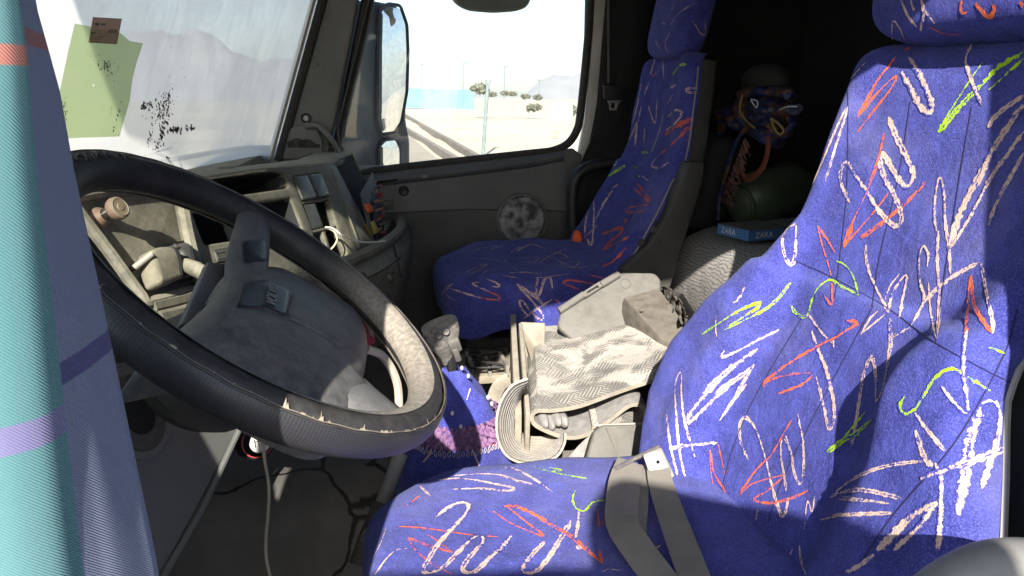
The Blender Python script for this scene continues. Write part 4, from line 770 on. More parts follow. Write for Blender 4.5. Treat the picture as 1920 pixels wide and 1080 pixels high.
# ================================================================== CURTAIN
zy3 = lambda px, py: P(px, py, y=.03)[2]
zy0 = lambda px, py: P(px, py, y=0.)[2]
CURT_BANDS = [(zy0(20, 122), zy0(20, 83), (.62, .22, .16), .0, .5), (zy0(60, 824), zy0(60, 772), (.24, .22, .45), .0, .5), (zy3(54, 88), zy3(54, 55), (.45, .13, .11), .5, 1), (zy3(150, 690), zy3(150, 650), (.07, .05, .24), .5, 1)]
MT['curtain'] = curtain_mat()
ZB = [P(*p, y=.0) for p in ((27, 0), (37, 67), (50, 233), (63, 360), (87, 560), (145, 1080))]; ZR = [P(*p, y=.05) for p in ((53, 0), (72, 67), (100, 167), (130, 333), (180, 560), (290, 1080))]
fb_ = lambda z: np.interp(-z, [-p[2] for p in ZB], [p[0] for p in ZB]); fr_ = lambda z: np.interp(-z, [-p[2] for p in ZR], [p[0] for p in ZR])
mb = MB(); rows = []; uvs = []; weave = []
for z in np.linspace(-.62, .46, 60):
    b, r_ = fb_(z), fr_(z); s = .004*math.sin(z*9)
    base = [V(b-.30, .05), V(b-.24, .02), V(b-.19, .05), V(b-.13, .045), V(b-.085, .01), V(b-.05, -.014+s), V(b-.022, -.014+s), V(b-.005, -.004+s), V(b, .006)]
    ret = [V(b, .006), V(b+(r_-b)*.28, .016), V(b+(r_-b)*.6, .03+s), V(b+(r_-b)*.9, .046), V(r_, .054), V(r_-.006, .064), V(r_-.05, .075), V(r_-.15, .07)]
    A_ = smooth(base, 5); B_ = smooth(ret, 5)
    row = [V(p[0], p[1], z) for p in A_]+[V(p[0], p[1], z) for p in B_[1:]]; rows.append(row)
    uvs.append([(.5*i/(len(A_)-1)*.99, z) for i in range(len(A_))]+[(.505+.495*i/(len(B_)-1), z) for i in range(1, len(B_))])
    L = np.r_[0, np.cumsum([np.linalg.norm(row[i+1]-row[i]) for i in range(len(row)-1)])]; weave += [(l, z) for l in L]
mb.grid(rows, 0, uvs=uvs); me = mb.mesh([MT['curtain']]); u2 = me.uv_layers.new(name='weave'); li = np.empty(len(me.loops), int); me.loops.foreach_get('vertex_index', li); u2.data.foreach_set('uv', np.array(weave, np.float32)[li].ravel()); me.uv_layers['UVMap'].active_render = True
t = link('curtain', me); tag(t, 'teal and slate blue twill curtain with coral and violet bands', 'curtain')

# ------------------------------------------------------------------ the crayon print, stroke by stroke (colour, width, points)
SA = [('P',14,[(850,0),(800,30),(770,90),(775,180),(800,240),(825,260),(845,200),(855,10)]),('O',14,[(990,10),(1060,110),(1100,180)]),('O',8,[(990,10),(1020,130),(1060,260),(1078,330)]),('O',20,[(1215,10),(1160,150)]),('O',20,[(1340,40),(1260,90),(1300,60)]),('G',10,[(1110,235),(1170,265),(1220,340),(1248,450)]),('P',10,[(1300,130),(1300,220),(1340,370)]),
 ('G',14,[(1250,455),(1150,400),(1075,355),(1000,400),(960,470),(935,560),(905,590),(850,560),(825,520)]),('G',12,[(260,700),(350,640),(490,550),(630,490)]),('G',12,[(630,490),(610,530),(500,600),(400,670)]),('G',12,[(400,670),(640,550),(740,470),(820,370)]),('P',10,[(350,580),(345,650),(355,720)]),('P',18,[(530,400),(490,480),(455,500)]),('P',13,[(745,670),(600,740),(450,820),(380,840),(400,800)]),('P',22,[(610,790),(480,880),(330,1010),(260,1080)]),('P',18,[(590,890),(520,950),(400,1030),(340,1080)]),('P',12,[(590,890),(470,1080)]),('P',9,[(85,1080),(100,980),(128,940),(130,1080)]),
 ('O',14,[(1080,380),(1085,510),(1030,450)]),('P',14,[(935,575),(1020,690),(1100,770)]),('P',30,[(1090,730),(1095,780)]),('P',20,[(955,680),(990,780),(1030,880),(1070,1010),(1080,1080)]),('O',20,[(1170,610),(1245,630),(1220,650)]),('O',18,[(1245,630),(1100,720),(980,780),(800,890),(660,1000),(655,1030)]),('O',12,[(655,1000),(780,960),(950,945),(900,1010),(740,1075)]),('P',8,[(980,960),(1010,1080)]),('P',8,[(1265,700),(1320,600),(1345,575)]),('P',14,[(1260,1080),(1290,940),(1330,840),(1345,860)])]
SB = [('P',17,[(105,245),(60,150),(50,70),(85,15),(140,90),(200,180),(270,290),(350,370),(390,350),(385,280),(330,150),(270,30),(265,0)]),('P',14,[(310,0),(360,90),(430,145),(460,90),(430,0)]),('O',10,[(255,40),(190,200),(110,370),(70,490)]),('O',22,[(110,370),(70,490)]),('O',8,[(320,185),(240,290),(90,460)]),('O',14,[(530,120),(420,240),(300,340),(160,440),(290,360)]),
 ('P',12,[(590,400),(580,300),(590,170),(610,95),(635,190),(640,350),(660,480),(670,640)]),('P',26,[(665,490),(720,310),(800,150),(880,0)]),('P',13,[(670,500),(770,340),(900,100),(970,0)]),('P',13,[(1060,10),(990,120),(920,260),(880,370)]),('P',11,[(190,480),(200,590),(250,720),(320,860)]),('P',11,[(320,850),(340,760),(400,660),(425,660),(400,780),(380,890)]),('P',7,[(385,640),(330,710),(300,790)]),('P',11,[(450,930),(520,790),(500,690),(495,560),(515,485),(545,530),(540,600)]),('P',17,[(520,800),(620,700),(760,610),(840,575)]),
 ('P',12,[(600,400),(595,560),(605,760),(595,1000)]),('P',7,[(545,690),(560,880),(590,1010)]),('O',12,[(785,650),(775,760),(750,1000),(735,1080)]),('O',12,[(785,660),(810,830),(900,980)]),('P',11,[(900,980),(905,920),(870,740),(840,575)]),('P',7,[(165,980),(220,890),(260,850)]),('P',7,[(170,975),(300,870)]),('P',16,[(330,890),(335,1080)]),('P',14,[(440,945),(370,980),(340,1000)]),('G',14,[(150,765),(60,720),(0,680)]),('G',8,[(880,1055),(950,1080)])]
SC = [('P',10,[(75,0),(90,250),(110,420),(140,560),(110,560),(80,470),(50,330),(30,170)]),('P',10,[(110,0),(130,200),(190,410)]),('P',16,[(310,0),(230,80),(160,170),(150,220)]),('P',16,[(390,0),(290,90),(200,180),(150,225)]),('P',11,[(480,0),(400,100),(330,205)]),('P',15,[(45,365),(150,345),(320,330)]),('O',6,[(320,330),(360,510)]),('O',12,[(275,370),(300,500),(365,610)]),('O',6,[(275,380),(285,520),(340,740)]),
 ('P',13,[(490,425),(445,310),(445,220),(480,190),(540,270),(590,430),(630,600),(680,745),(705,700),(715,640)]),('P',12,[(705,600),(690,500),(675,400),(680,310),(700,290),(735,400),(745,480),(775,560),(800,510),(800,330),(770,170)]),('P',7,[(690,300),(715,350),(745,420)]),('O',12,[(735,205),(690,280),(620,400),(540,480),(440,620)]),('O',6,[(700,510),(520,560),(440,630)]),('O',10,[(690,520),(600,600),(520,650),(620,670),(740,640),(825,600)]),
 ('P',13,[(885,0),(920,150),(945,255),(975,190),(965,60),(940,0)]),('P',9,[(1130,0),(1110,130),(1095,240),(1080,350)]),('G',20,[(935,385),(1040,310),(1100,280),(1190,200)]),('G',8,[(1000,340),(1150,160)]),('G',10,[(310,750),(400,830),(465,925),(470,830),(430,720),(370,670)]),('P',8,[(545,705),(530,800),(540,880),(555,1000),(570,1080)]),('P',6,[(865,630),(850,720),(825,660),(805,820)]),('P',6,[(570,1080),(640,1010),(670,1010),(650,1080)]),('P',9,[(780,910),(790,1000),(820,1080)]),('P',5,[(740,930),(710,1000),(700,1080)]),
 ('O',18,[(250,780),(235,870),(230,980)]),('O',22,[(360,950),(300,1030),(250,1065)]),('O',8,[(215,830),(220,930)]),('P',13,[(970,620),(1080,540),(1200,480)]),('P',13,[(950,640),(1070,595),(1200,600)]),('P',8,[(1000,650),(1200,660)]),('P',10,[(900,765),(1050,735),(1200,730)]),('P',18,[(1040,1060),(1120,1020),(1200,960)])]
SD = [('P',12,[(290,0),(275,130),(250,270),(215,340),(215,240),(200,140),(180,140),(150,230),(130,360),(110,480),(95,560)]),('G',8,[(755,80),(830,110)]),('G',15,[(760,290),(650,220),(580,185),(510,220),(460,290),(410,370),(360,400),(330,370),(350,320)]),('P',12,[(650,0),(635,180),(655,380),(620,380),(530,270)]),('P',13,[(400,395),(470,490),(545,580)]),('P',17,[(405,480),(440,590),(470,650)]),('P',30,[(460,640),(490,650)]),('P',18,[(430,715),(600,655),(780,590),(870,545)]),('P',6,[(870,545),(926,500)]),
 ('P',18,[(720,350),(780,340),(810,400),(800,500),(760,640),(720,760)]),('P',26,[(715,370),(690,450),(660,560),(640,720),(610,890)]),('P',15,[(500,640),(530,720),(525,900),(510,1060)]),('P',10,[(20,780),(130,700),(280,650),(440,630)]),('P',13,[(10,790),(150,770),(340,810)]),('P',6,[(50,800),(280,835)]),('P',11,[(0,890),(290,880)]),('P',26,[(220,1060),(400,890),(510,830)]),('P',18,[(300,1060),(420,950),(500,840)])]
SE = [('P',7,[(550,350),(440,480),(330,640)]),('P',12,[(440,520),(370,640),(300,800),(230,1000),(200,1080)]),('P',9,[(450,600),(430,680),(390,800),(325,1020)]),('P',9,[(440,610),(370,760),(270,1000),(230,1080)]),('O',15,[(720,320),(620,450),(560,560),(505,660)]),('O',12,[(505,660),(620,520),(720,430),(700,490),(600,620),(505,745)]),('O',26,[(770,285),(800,270)]),('P',22,[(790,320),(840,390),(890,480),(920,560),(930,610),(900,635),(850,580),(800,480),(755,405)]),('P',12,[(1165,220),(1120,310),(1120,370),(1160,480),(1205,590)]),
 ('G',24,[(960,745),(1090,590),(1200,480),(1300,380),(1440,290)]),('G',14,[(1240,510),(1440,330)]),('G',6,[(980,700),(1120,480),(1210,350)]),('P',20,[(1245,720),(1270,670),(1350,600),(1440,540)]),('P',26,[(1440,590),(1370,690),(1270,840),(1200,1000),(1150,1080)]),('P',20,[(1440,740),(1360,850),(1280,960),(1210,1080)]),('P',13,[(1440,860),(1330,1070)]),('P',19,[(680,660),(720,760),(780,880),(820,980),(790,1050),(730,1000),(660,880),(630,880),(650,980),(700,1080)]),('O',11,[(655,750),(630,870),(570,1040)]),('O',20,[(890,1020),(850,1080)])]
SHD = [('P',10,[(750,0),(790,90),(840,150)]),('P',12,[(805,0),(825,60)]),('P',14,[(865,0),(880,80),(860,170)]),('P',10,[(880,50),(940,130)]),('O',6,[(910,150),(1000,190),(1100,190)]),('O',14,[(1090,0),(1090,70),(1120,70)]),('O',14,[(1170,20),(1240,95),(1275,60),(1270,20)]),('P',9,[(700,230),(705,120),(740,150),(775,230)]),('O',8,[(550,230),(620,255),(700,262)]),('O',20,[(1420,10),(1440,40)])]
SF_ = [('P',9,[(330,120),(370,90),(510,90)]),('P',14,[(370,180),(435,240)]),('O',14,[(370,240),(320,280),(260,320)]),('P',13,[(490,140),(600,130),(720,140),(850,165),(970,190),(930,210),(760,195),(570,200)]),('P',14,[(590,110),(740,100),(880,105),(980,140),(1090,165)]),('P',12,[(915,65),(960,60),(1090,125),(1220,215)]),('G',10,[(1100,50),(1200,85),(1280,75),(1200,60)]),('G',10,[(1200,80),(1290,105),(1440,130)]),
 ('P',22,[(470,380),(560,310),(640,285),(680,300),(660,360),(560,470),(480,560),(420,660),(390,720),(430,740),(520,700),(600,620),(700,520),(760,500),(770,540),(700,620),(650,690),(650,730),(720,730),(820,640),(900,570),(955,500)]),('O',13,[(230,440),(300,440),(480,460),(680,490),(870,505)]),('O',15,[(290,510),(420,560),(580,605)]),('O',8,[(290,510),(340,590),(450,680),(580,750)]),('O',7,[(420,490),(560,590)]),('O',19,[(910,310),(980,310),(1100,360),(1230,440),(1320,490),(1420,570),(1530,670)]),('O',11,[(930,310),(1040,400),(1160,490),(1130,490),(960,420),(840,340)]),
 ('P',22,[(1340,400),(1300,470),(1240,570),(1180,660),(1110,730),(1040,735),(1030,700),(1090,620),(1170,535)]),('P',14,[(1390,320),(1385,420),(1370,510)]),('P',34,[(1380,560),(1400,585)]),('G',15,[(1365,210),(1350,260),(1365,310),(1400,340),(1440,330),(1480,285),(1555,270)]),('O',14,[(1510,330),(1520,440),(1550,400)]),('O',20,[(1520,590),(1540,680)]),('P',9,[(80,750),(150,650),(220,590),(290,580)]),('P',5,[(150,455),(120,540),(60,660)]),('P',6,[(1530,740),(1580,715),(1670,725)]),('P',10,[(1830,640),(1870,590),(1920,555)])]
SG = [('P',6,[(160,580),(175,510),(200,530),(215,480)]),('G',9,[(105,605),(180,570),(245,530)]),('P',5,[(320,160),(300,260),(280,340)]),('P',4,[(355,150),(330,220)]),('P',6,[(350,260),(380,340),(390,230)]),('P',4,[(380,50),(360,120)]),('O',6,[(370,130),(385,110)]),('P',7,[(440,310),(470,280),(500,290),(480,330),(430,370)]),('O',11,[(425,390),(490,345),(550,315)]),('O',7,[(548,340),(470,420),(390,490)]),('P',7,[(390,490),(365,530),(400,540),(440,515)]),('G',7,[(460,120),(490,80),(520,75)]),('P',7,[(450,180),(475,165)]),('P',4,[(575,180),(520,185),(530,200),(570,200)]),('G',8,[(320,470),(350,470)]),('G',6,[(280,530),(300,540)]),('G',10,[(305,575),(312,580)]),
 ('O',7,[(285,630),(330,670),(355,690),(340,660),(300,610)]),('P',4,[(320,575),(360,605)]),('O',6,[(345,705),(260,720),(255,740),(330,735)]),('P',6,[(65,850),(70,770),(100,680),(105,760),(95,890),(75,860)]),('P',5,[(60,855),(120,800)]),('P',7,[(115,770),(150,700),(190,640)]),('O',9,[(140,840),(220,810),(230,830),(180,870),(150,905),(265,850)]),('O',7,[(130,990),(190,960),(250,900)]),('O',10,[(245,770),(255,790)]),('P',4,[(300,330),(270,400),(230,450)]),('P',4,[(320,250),(305,330)]),('P',5,[(420,300),(395,390),(365,470)]),('P',4,[(460,210),(430,260)]),('P',4,[(415,60),(420,140)]),('P',4,[(300,340),(290,440)]),('P',4,[(335,360),(330,440)]),('P',6,[(190,630),(215,615)])]
SHP = [('P',5,[(715,20),(660,140),(640,130)]),('P',5,[(830,20),(740,80),(690,150)]),('P',5,[(695,180),(660,260),(680,320)]),('P',4,[(820,120),(870,200),(900,200),(890,120)]),('P',4,[(600,240),(630,300)]),('O',6,[(770,320),(810,310)])]
SH = [('P',7,[(440,170),(560,140),(700,120),(620,165),(760,115)]),('P',8,[(840,190),(870,160),(960,125),(900,180),(1050,105),(1200,150)]),('P',6,[(230,290),(360,270)]),('P',8,[(360,420),(400,380),(580,310),(500,380),(380,425)]),('P',7,[(530,415),(600,370),(700,360)]),('P',6,[(400,250),(600,260),(800,300)]),('P',8,[(910,260),(1100,240),(1120,270),(1060,300),(950,280)]),('P',8,[(1140,300),(1230,240),(1420,150)]),('P',6,[(1180,180),(1350,200),(1440,250),(1280,250)]),('P',7,[(1300,260),(1480,340),(1560,290),(1420,290)]),('P',6,[(1320,330),(1550,350),(1740,320)]),('P',7,[(800,410),(1000,400),(1150,420)]),('P',6,[(1100,460),(1300,440),(1480,410)]),('P',6,[(740,430),(900,460)]),('P',6,[(760,270),(900,380)]),
 ('P',12,[(190,570),(350,620),(520,670)]),('O',12,[(520,670),(680,690),(720,660),(600,600)]),('P',11,[(600,600),(460,540),(430,510),(500,510)]),('O',26,[(690,640),(710,680)]),('P',10,[(580,470),(680,510),(720,550),(640,550)]),('P',9,[(95,700),(130,590),(220,520),(180,560),(150,600),(170,650),(250,700)]),('P',15,[(900,520),(1000,590),(1110,670),(1180,740)]),('P',11,[(900,530),(1040,680),(1140,800),(1180,870),(1150,900),(1060,830),(960,700),(925,710),(960,800),(1030,860)]),('P',11,[(960,890),(1100,790),(1280,680)]),('P',13,[(1120,470),(1100,600),(1110,660),(1150,600),(1190,480),(1250,460),(1275,570)]),('O',22,[(1310,690),(1350,720)]),('O',9,[(1560,580),(1400,520),(1410,490),(1500,485),(1750,530)]),('O',8,[(1660,425),(1850,470)])]
SI = [('P',9,[(230,780),(210,860),(170,910)]),('O',16,[(390,790),(450,800),(600,805)]),('O',18,[(490,780),(510,850)]),('P',14,[(470,700),(485,770)]),('P',9,[(455,820),(510,950)]),('P',9,[(450,470),(430,540)]),('O',14,[(390,950),(390,980)])]

# ================================================================== SEATS
def sblock(mb, c, half, p=3., ax=None, nu=48, nv=32, mi=0, p2=None):
    ax = ax if ax is not None else np.eye(3); e = 2/p; e2 = 2/(p2 or p); sg = lambda v, q: math.copysign(abs(v)**q, v); rows = []
    for i in range(nv+1):
        la = -math.pi/2+math.pi*i/nv; rows.append([np.asarray(c)+ax[0]*half[0]*sg(math.cos(la), e)*sg(math.cos(lo), e2)+ax[1]*half[1]*sg(math.cos(la), e)*sg(math.sin(lo), e2)+ax[2]*half[2]*sg(math.sin(la), e) for lo in np.linspace(0, 2*math.pi, nu, endpoint=False)])
    return mb.grid(rows, mi, False, True)
sst = lambda x, a, b: (lambda t: t*t*(3-2*t))(min(1, max(0, (x-a)/(b-a))))
def backrest(cl, yc, wf, bolf, step, yaw=0., near=lambda h: 0., deep=.135, nh=110, nt=90, r=.045):
    cl = np.array(resample(np.array(smooth([V(*p) for p in cl], 8)) if len(cl) > 2 else np.array(cl, float), .004)); H = np.r_[0, np.cumsum(np.linalg.norm(np.diff(cl, axis=0), axis=1))]; Lh = H[-1]
    rows = []; edgeN = []; shell = []; hs = [Lh*i/nh for i in range(nh+1)]; e = V(math.sin(yaw), math.cos(yaw), 0)   # across, towards the far side
    def frame(h):
        x, z = np.interp(h, H, cl[:, 0]), np.interp(h, H, cl[:, 1]); a_, b_ = max(0, h-.02), min(Lh, h+.02)
        t = unit(V(np.interp(b_, H, cl[:, 0])-np.interp(a_, H, cl[:, 0]), 0, np.interp(b_, H, cl[:, 1])-np.interp(a_, H, cl[:, 1]))); n = unit(np.cross(t, e)); n = n if n[0] < 0 else -n
        return V(x, yc, z), t, n
    def section(h, shrink=0., back=0., upz=0.):
        O, t, n = frame(h); w_ = wf(h)-shrink; st, hb = bolf(h); row = []
        for i in range(nt+1):
            q = -1+2*i/nt; w_ = wf(h)-shrink+(near(h) if q < 0 else 0)
            if abs(q) <= .82: s = q/.82; a = s*(w_-r); f = 0
            else:
                an = (abs(q)-.82)/.18*math.radians(100); a = math.copysign(w_-r+r*math.sin(an), q); f = -r*(1-math.cos(an))
            sa = abs(a)/w_; f += hb*sst(sa, st, st+.28)-.012*(1-sa*sa)+step(h)+.0016*math.sin(a*31+h*17)+.0012*math.sin(h*43-a*19)-back
            row.append(O+e*a+n*f+t*upz)
        return row
    for h in hs: rows.append(section(h))
    for q in np.linspace(10, 100, 9): q = math.radians(q); rows.append(section(Lh, .05*(1-math.cos(q)), r*(1-math.cos(q)), r*math.sin(q)))
    for h in np.linspace(0, Lh+.02, 40):
        O, t, n = frame(min(h, Lh)); O = O+t*max(0, h-Lh); w_ = wf(min(h, Lh))-.003; wn = w_+near(min(h, Lh)); f0, f1 = -.028, -deep
        shell.append([O+e*a+n*f for a, f in smooth([V(w_, f0), V(w_-.004, f0-.37*deep), V(w_-.02, f1), V(w_*.4, f1-.02), V(-wn*.4, f1-.02), V(-wn+.02, f1), V(-wn+.004, f0-.37*deep), V(-wn, f0)], 4)]+[O-e*w_*.3+n*f0, O+e*w_*.3+n*f0])
    mbF = MB(); mbF.grid(rows); mbS = MB(); mbS.grid(shell, 0, False, True); k = len(shell[0]); mbS.f.append(tuple(range((len(shell)-1)*k, len(shell)*k))); mbS.m.append(0)
    edge = [[frame(h)[0]+e*s*(wf(h)+(near(h) if s < 0 else 0)+.001)+frame(h)[2]*(-r*.75+step(h)+bolf(h)[1]*.6) for h in np.linspace(0, Lh, 50)] for s in (-1, 1)]
    return mbF, mbS, edge
a, b, c = P(1250, 800, y=.74), P(1590, 130, y=.69), P(1900, 680, y=.24); bn = unit(np.cross(b-a, c-a)); bn = bn if bn[0] < 0 else -bn
BX = lambda y, z: a[0]+(-(y-a[1])*bn[1]-(z-a[2])*bn[2])/bn[0]
SLOT5 = SLOTS+[basic('dark_seam', (.012, .012, .06), .95)]
def seamlines(mb, tree, lines):
    for l in lines:
        run = []
        for p in resample(smooth([V(*q) for q in l], 6), 5):
            h = hit(tree, *p)
            if h is None:
                if len(run) > 2: mb.tube(run, .0008, 5, 4)
                run = []; continue
            if run and np.linalg.norm(np.array(h[0])-run[-1]) > .05:
                if len(run) > 2: mb.tube(run, .0008, 5, 4)
                run = []
            run.append(np.array(h[0])-unit(ray(*p))*.0003)
        if len(run) > 2: mb.tube(run, .0008, 5, 4)
ds = thing('driver_chair', 'near blue seat with crayon-scribble print, lit by the sun', 'seat', V(.45, .48, -1.05), 'blue patterned truck seats')
hw = lambda h: np.interp(h, [0, .057, .121, .181, .233, .328, .395, .457, .534, .59, .642, .702, .762, .82, .85], [.19, .205, .225, .268, .290, .284, .252, .218, .2, .186, .192, .2, .207, .21, .205])
mbF, mbS, edge = backrest([(BX(.48, -.72), -.72), (BX(.48, -.3), -.3), (BX(.48, .045), .045)], .48, hw, lambda h: (.34+.36*sst(h, .40, .62), .050-.036*sst(h, .40, .6)), lambda h: .016*(1-sst(h, .498, .512)), yaw=-.06, near=lambda h: .04)
bk = mbF.mesh(SLOT5); tree = tree_b = bvh(bk)
A_, B_, C_, D_, E_ = ((1240, 420), 3.375), ((1560, 300), 3), ((1240, 720), 3), ((1560, 620), 2.572), ((1440, 0), 3)
for org, st in ((A_, SA), (B_, SB), (C_, SC), (D_, SD), (E_, SE)): prints(mbF, tree, st, *org)
seamlines(mbF, tree, [[(1590, 160), (1588, 350), (1575, 480), (1565, 560)], [(1707, 190), (1685, 330), (1650, 480), (1635, 575)], [(1822, 200), (1795, 360), (1765, 560), (1755, 645)], [(1504, 595), (1418, 740), (1370, 853), (1347, 953)], [(1637, 574), (1560, 716), (1473, 887), (1440, 980)], [(1908, 580), (1880, 670), (1790, 830), (1680, 960), (1600, 1075)], [(1489, 488), (1560, 520), (1660, 575), (1750, 640), (1840, 690), (1900, 720)]])
bo_ = obj('backrest', mbF, SLOT5, ds, auto=70); obj('back_shell', mbS, MT['shellblack'], ds, auto=60); obj('piping', MB().tube(edge[0], .0036, 6), MT['piping'], bo_)
mb = MB(); sblock(mb, V(.815, .475, .195), V(.062, .205, .132), 4.2, np.array([unit(V(.93, .06, -.25)), unit(V(-.06, 1, 0)), unit(V(.25, 0, .95))]), 72, 48, p2=3.2); tree = bvh(mb.mesh(SLOT5)); prints(mb, tree, SHD, (1440, 0), 3); obj('headrest', mb, SLOT5, ds, auto=70)
obj('headrest_post', MB().tube([V(.80, .42, .0), V(.81, .42, .12)], .007, 8).tube([V(.80, .53, .0), V(.81, .53, .12)], .007, 8), MT['steel'], ds)
def cushion(c, hx, hy, top, h, ex=1.0, dish=.014, rr=.07, skew=0., nose=.02):
    mb = MB(); out = rounded([V(-hx, -hy), V(hx, -hy), V(hx, hy), V(-hx, hy)], rr, 10); out = resample(np.array(out+[out[0]]), .012)[:-1]; rows = []
    for k, dz in ((.97, -h), (1, -h*.7), (1.006, -h*.4), (.995, -.03), (.97, -.013), (.93, -.004), (.86, 0), (.75, -.002), (.62, -dish*.4), (.48, -dish*.7), (.34, -dish*.9), (.2, -dish), (.08, -dish), (0.0, -dish)):
        rows.append([V(c[0]+p[0]*k+skew*p[1]*k, c[1]+p[1]*k, top+dz-nose*(sst(-p[0]*k, hx*.45, hx)+.4*sst(abs(p[1])*k, hy*.6, hy))+.004*math.sin(p[0]*k*14+p[1]*k*9)+.002*math.sin(p[0]*k*37-p[1]*k*29)) for p in out])
    mb.grid(rows, 0, False, True); return mb
mb = cushion((.26, .47), .275, .245, -.557, .13, rr=.13); tree_c = bvh(mb.mesh(SLOT5)); prints(mb, tree_c, SF_, (680, 860), 3.429); obj('cushion', mb, SLOT5, ds, auto=70)
obj('seat_base', MB().box((.27, .47, -.88), (.46, .40, .34)), MT['shellblack'], ds, bev=.02)
mb = MB(); arm = smooth([P(*p, y=.06) for p in ((1620, 1270), (1712, 1152), (1772, 1094), (1832, 1058), (1888, 1042), (1952, 1046), (2020, 1074))], 5); mb.tube([q+V(0, 0, -.012) for q in arm], .022, 16, sq=1.1); obj('side_handle', mb, basic('grey_handle', (.15, .15, .148), .42, nsc=8, dust=.15, dcol=(.3, .28, .25)), ds)

ps = thing('passenger_chair', 'far blue seat with crayon-scribble print, mostly in shade', 'seat', V(.55, 1.64, -1.05), 'blue patterned truck seats')
cl = [(.66, -.56), (.650, -.47), (.700, -.385), (.755, -.29), (.795, -.215), (.828, -.14), (.842, -.03), (.855, .075)]
hwp = lambda h: np.interp(h, [0, .12, .2, .3, .40, .5, .58, .66, .72], [.20, .235, .245, .24, .225, .215, .21, .20, .18])
mbF, mbS, edge = backrest(cl, 1.64, hwp, lambda h: (.5, .02), lambda h: .010*(1-sst(h, .40, .415)), yaw=.07, r=.04, deep=.075)
tree = bvh(mbF.mesh(SLOT5)); prints(mbF, tree, [(a, b*1.6, c) for a, b, c in SG], (1070, 90), 2.4); bo_ = obj('backrest', mbF, SLOT5, ps, auto=70); obj('back_shell', mbS, MT['shell'], ps, auto=60); obj('piping', MB().tube(edge[0], .0022, 6), MT['piping'], bo_)
mb = MB(); sblock(mb, V(.895, 1.645, .215), V(.05, .155, .118), 4, np.array([unit(V(.95, -.07, -.2)), unit(V(.07, 1, 0)), unit(V(.2, 0, .97))]), 60, 36, p2=3.2); tree = bvh(mb.mesh(SLOT5)); prints(mb, tree, SHP, (1040, 0), 3.177); obj('headrest', mb, SLOT5, ps, auto=70)
mb = cushion((.50, 1.645), .285, .25, -.422, .14, rr=.12, nose=.035); tree = bvh(mb.mesh(SLOT5)); prints(mb, tree, [(a, b*1.35, c) for a, b, c in SH], (810, 440), 5.647); obj('cushion', mb, SLOT5, ps, auto=70)
obj('seat_base', MB().box((.52, 1.66, -.82), (.40, .40, .42)), MT['shellblack'], ps, bev=.02)
sh = Fr(P(1220, 430, y=1.385), V(0, -1, 0), V(1, 0, 0))
plate('side_cover', sh, rounded(sh.poly([(1180, 545), (1162, 505), (1215, 455), (1248, 400), (1262, 360), (1285, 302), (1320, 302), (1316, 340), (1275, 470), (1252, 545)]), .012), MT['shell'], ps, thick=.04, bev=.008, off=.012)
for px, py in ((1227, 430), (1232, 455), (1203, 455)): obj('cover_plug', MB().lathe([(0, .001), (.006, .002), (.009, .001), (.010, 0)], sh.at(px, py, .0125), (0, -1, 0), 14), MT['shell'], ps)
obj('armrest', MB().tube(smooth([P(*p, y=1.93) for p in ((1075, 450), (1073, 390), (1076, 345), (1090, 322), (1115, 310), (1150, 306))], 5), .019, 12), MT['black'], ps)
t = thing('orange_rag', 'small bright orange rag tucked beside the passenger backrest', 'rag', P(1080, 465, y=1.80)); mb = MB(); sblock(mb, P(1082, 452, y=1.79), V(.016, .02, .034), 2.2, None, 16, 12); sblock(mb, P(1088, 466, y=1.78), V(.022, .02, .018), 2.2, None, 16, 12); obj('cloth', mb, MT['orange2'], t)

# driver's belt: buckle bracket and two straps on the cushion
bl = thing('driver_seat_belt', 'beige seat belt through a steel bracket on the driver cushion', 'seat belt', P(1200, 880, y=.72))
def lay(px, py, k=.965):
    hs = [np.array(h[0]) for h in (hit(tree_c, px, py), hit(tree_b, px, py)) if h]; q = min(hs, key=lambda p: np.linalg.norm(p-CAM)) if hs else P(px, py, y=.72); return CAM+(q-CAM)*k
def laid(pts, k0, k1): return [lay(x, y, k0+(k1-k0)*i/(len(pts)-1)) for i, (x, y) in enumerate(pts)]
strap('tail', laid([(1196, 872), (1196, 930), (1192, 985), (1196, 1040)], .975, .985), [.030, .030, .026], MT['web'], bl)
strap('front_strap', laid([(1182, 866), (1172, 900), (1166, 950), (1168, 985), (1196, 1030), (1236, 1085), (1280, 1150)], .955, .965), [.040, .046, .044, .040, .038, .040], MT['web'], bl)
strap('rear_strap', laid([(1234, 872), (1240, 910), (1262, 975), (1286, 1040), (1312, 1110), (1336, 1170)], .955, .96), [.034, .036, .036, .036], MT['web'], bl)
obj('bracket_bar', MB().tube([lay(1152, 880, .945), lay(1190, 860, .945), lay(1236, 838, .945)], .0035, 10), MT['steel'], bl)
bf = Fr(lay(1240, 870, .95), unit(V(-.2, -.8, .55)), V(1, 0, 0)); plate('bracket_plate', bf, rounded(bf.poly([(1205, 852), (1240, 838), (1266, 892), (1256, 900), (1246, 880), (1216, 884)]), .003), basic('grey_bracket_plate', (.16, .155, .145), .45, (.10, .095, .09), 40, metal=.3), bl, thick=.004, bev=.001, holes=[[(bf.px(1234, 866)[0]+.002*math.cos(q), bf.px(1234, 866)[1]+.002*math.sin(q)) for q in np.linspace(0, 6.28, 8, endpoint=False)]])

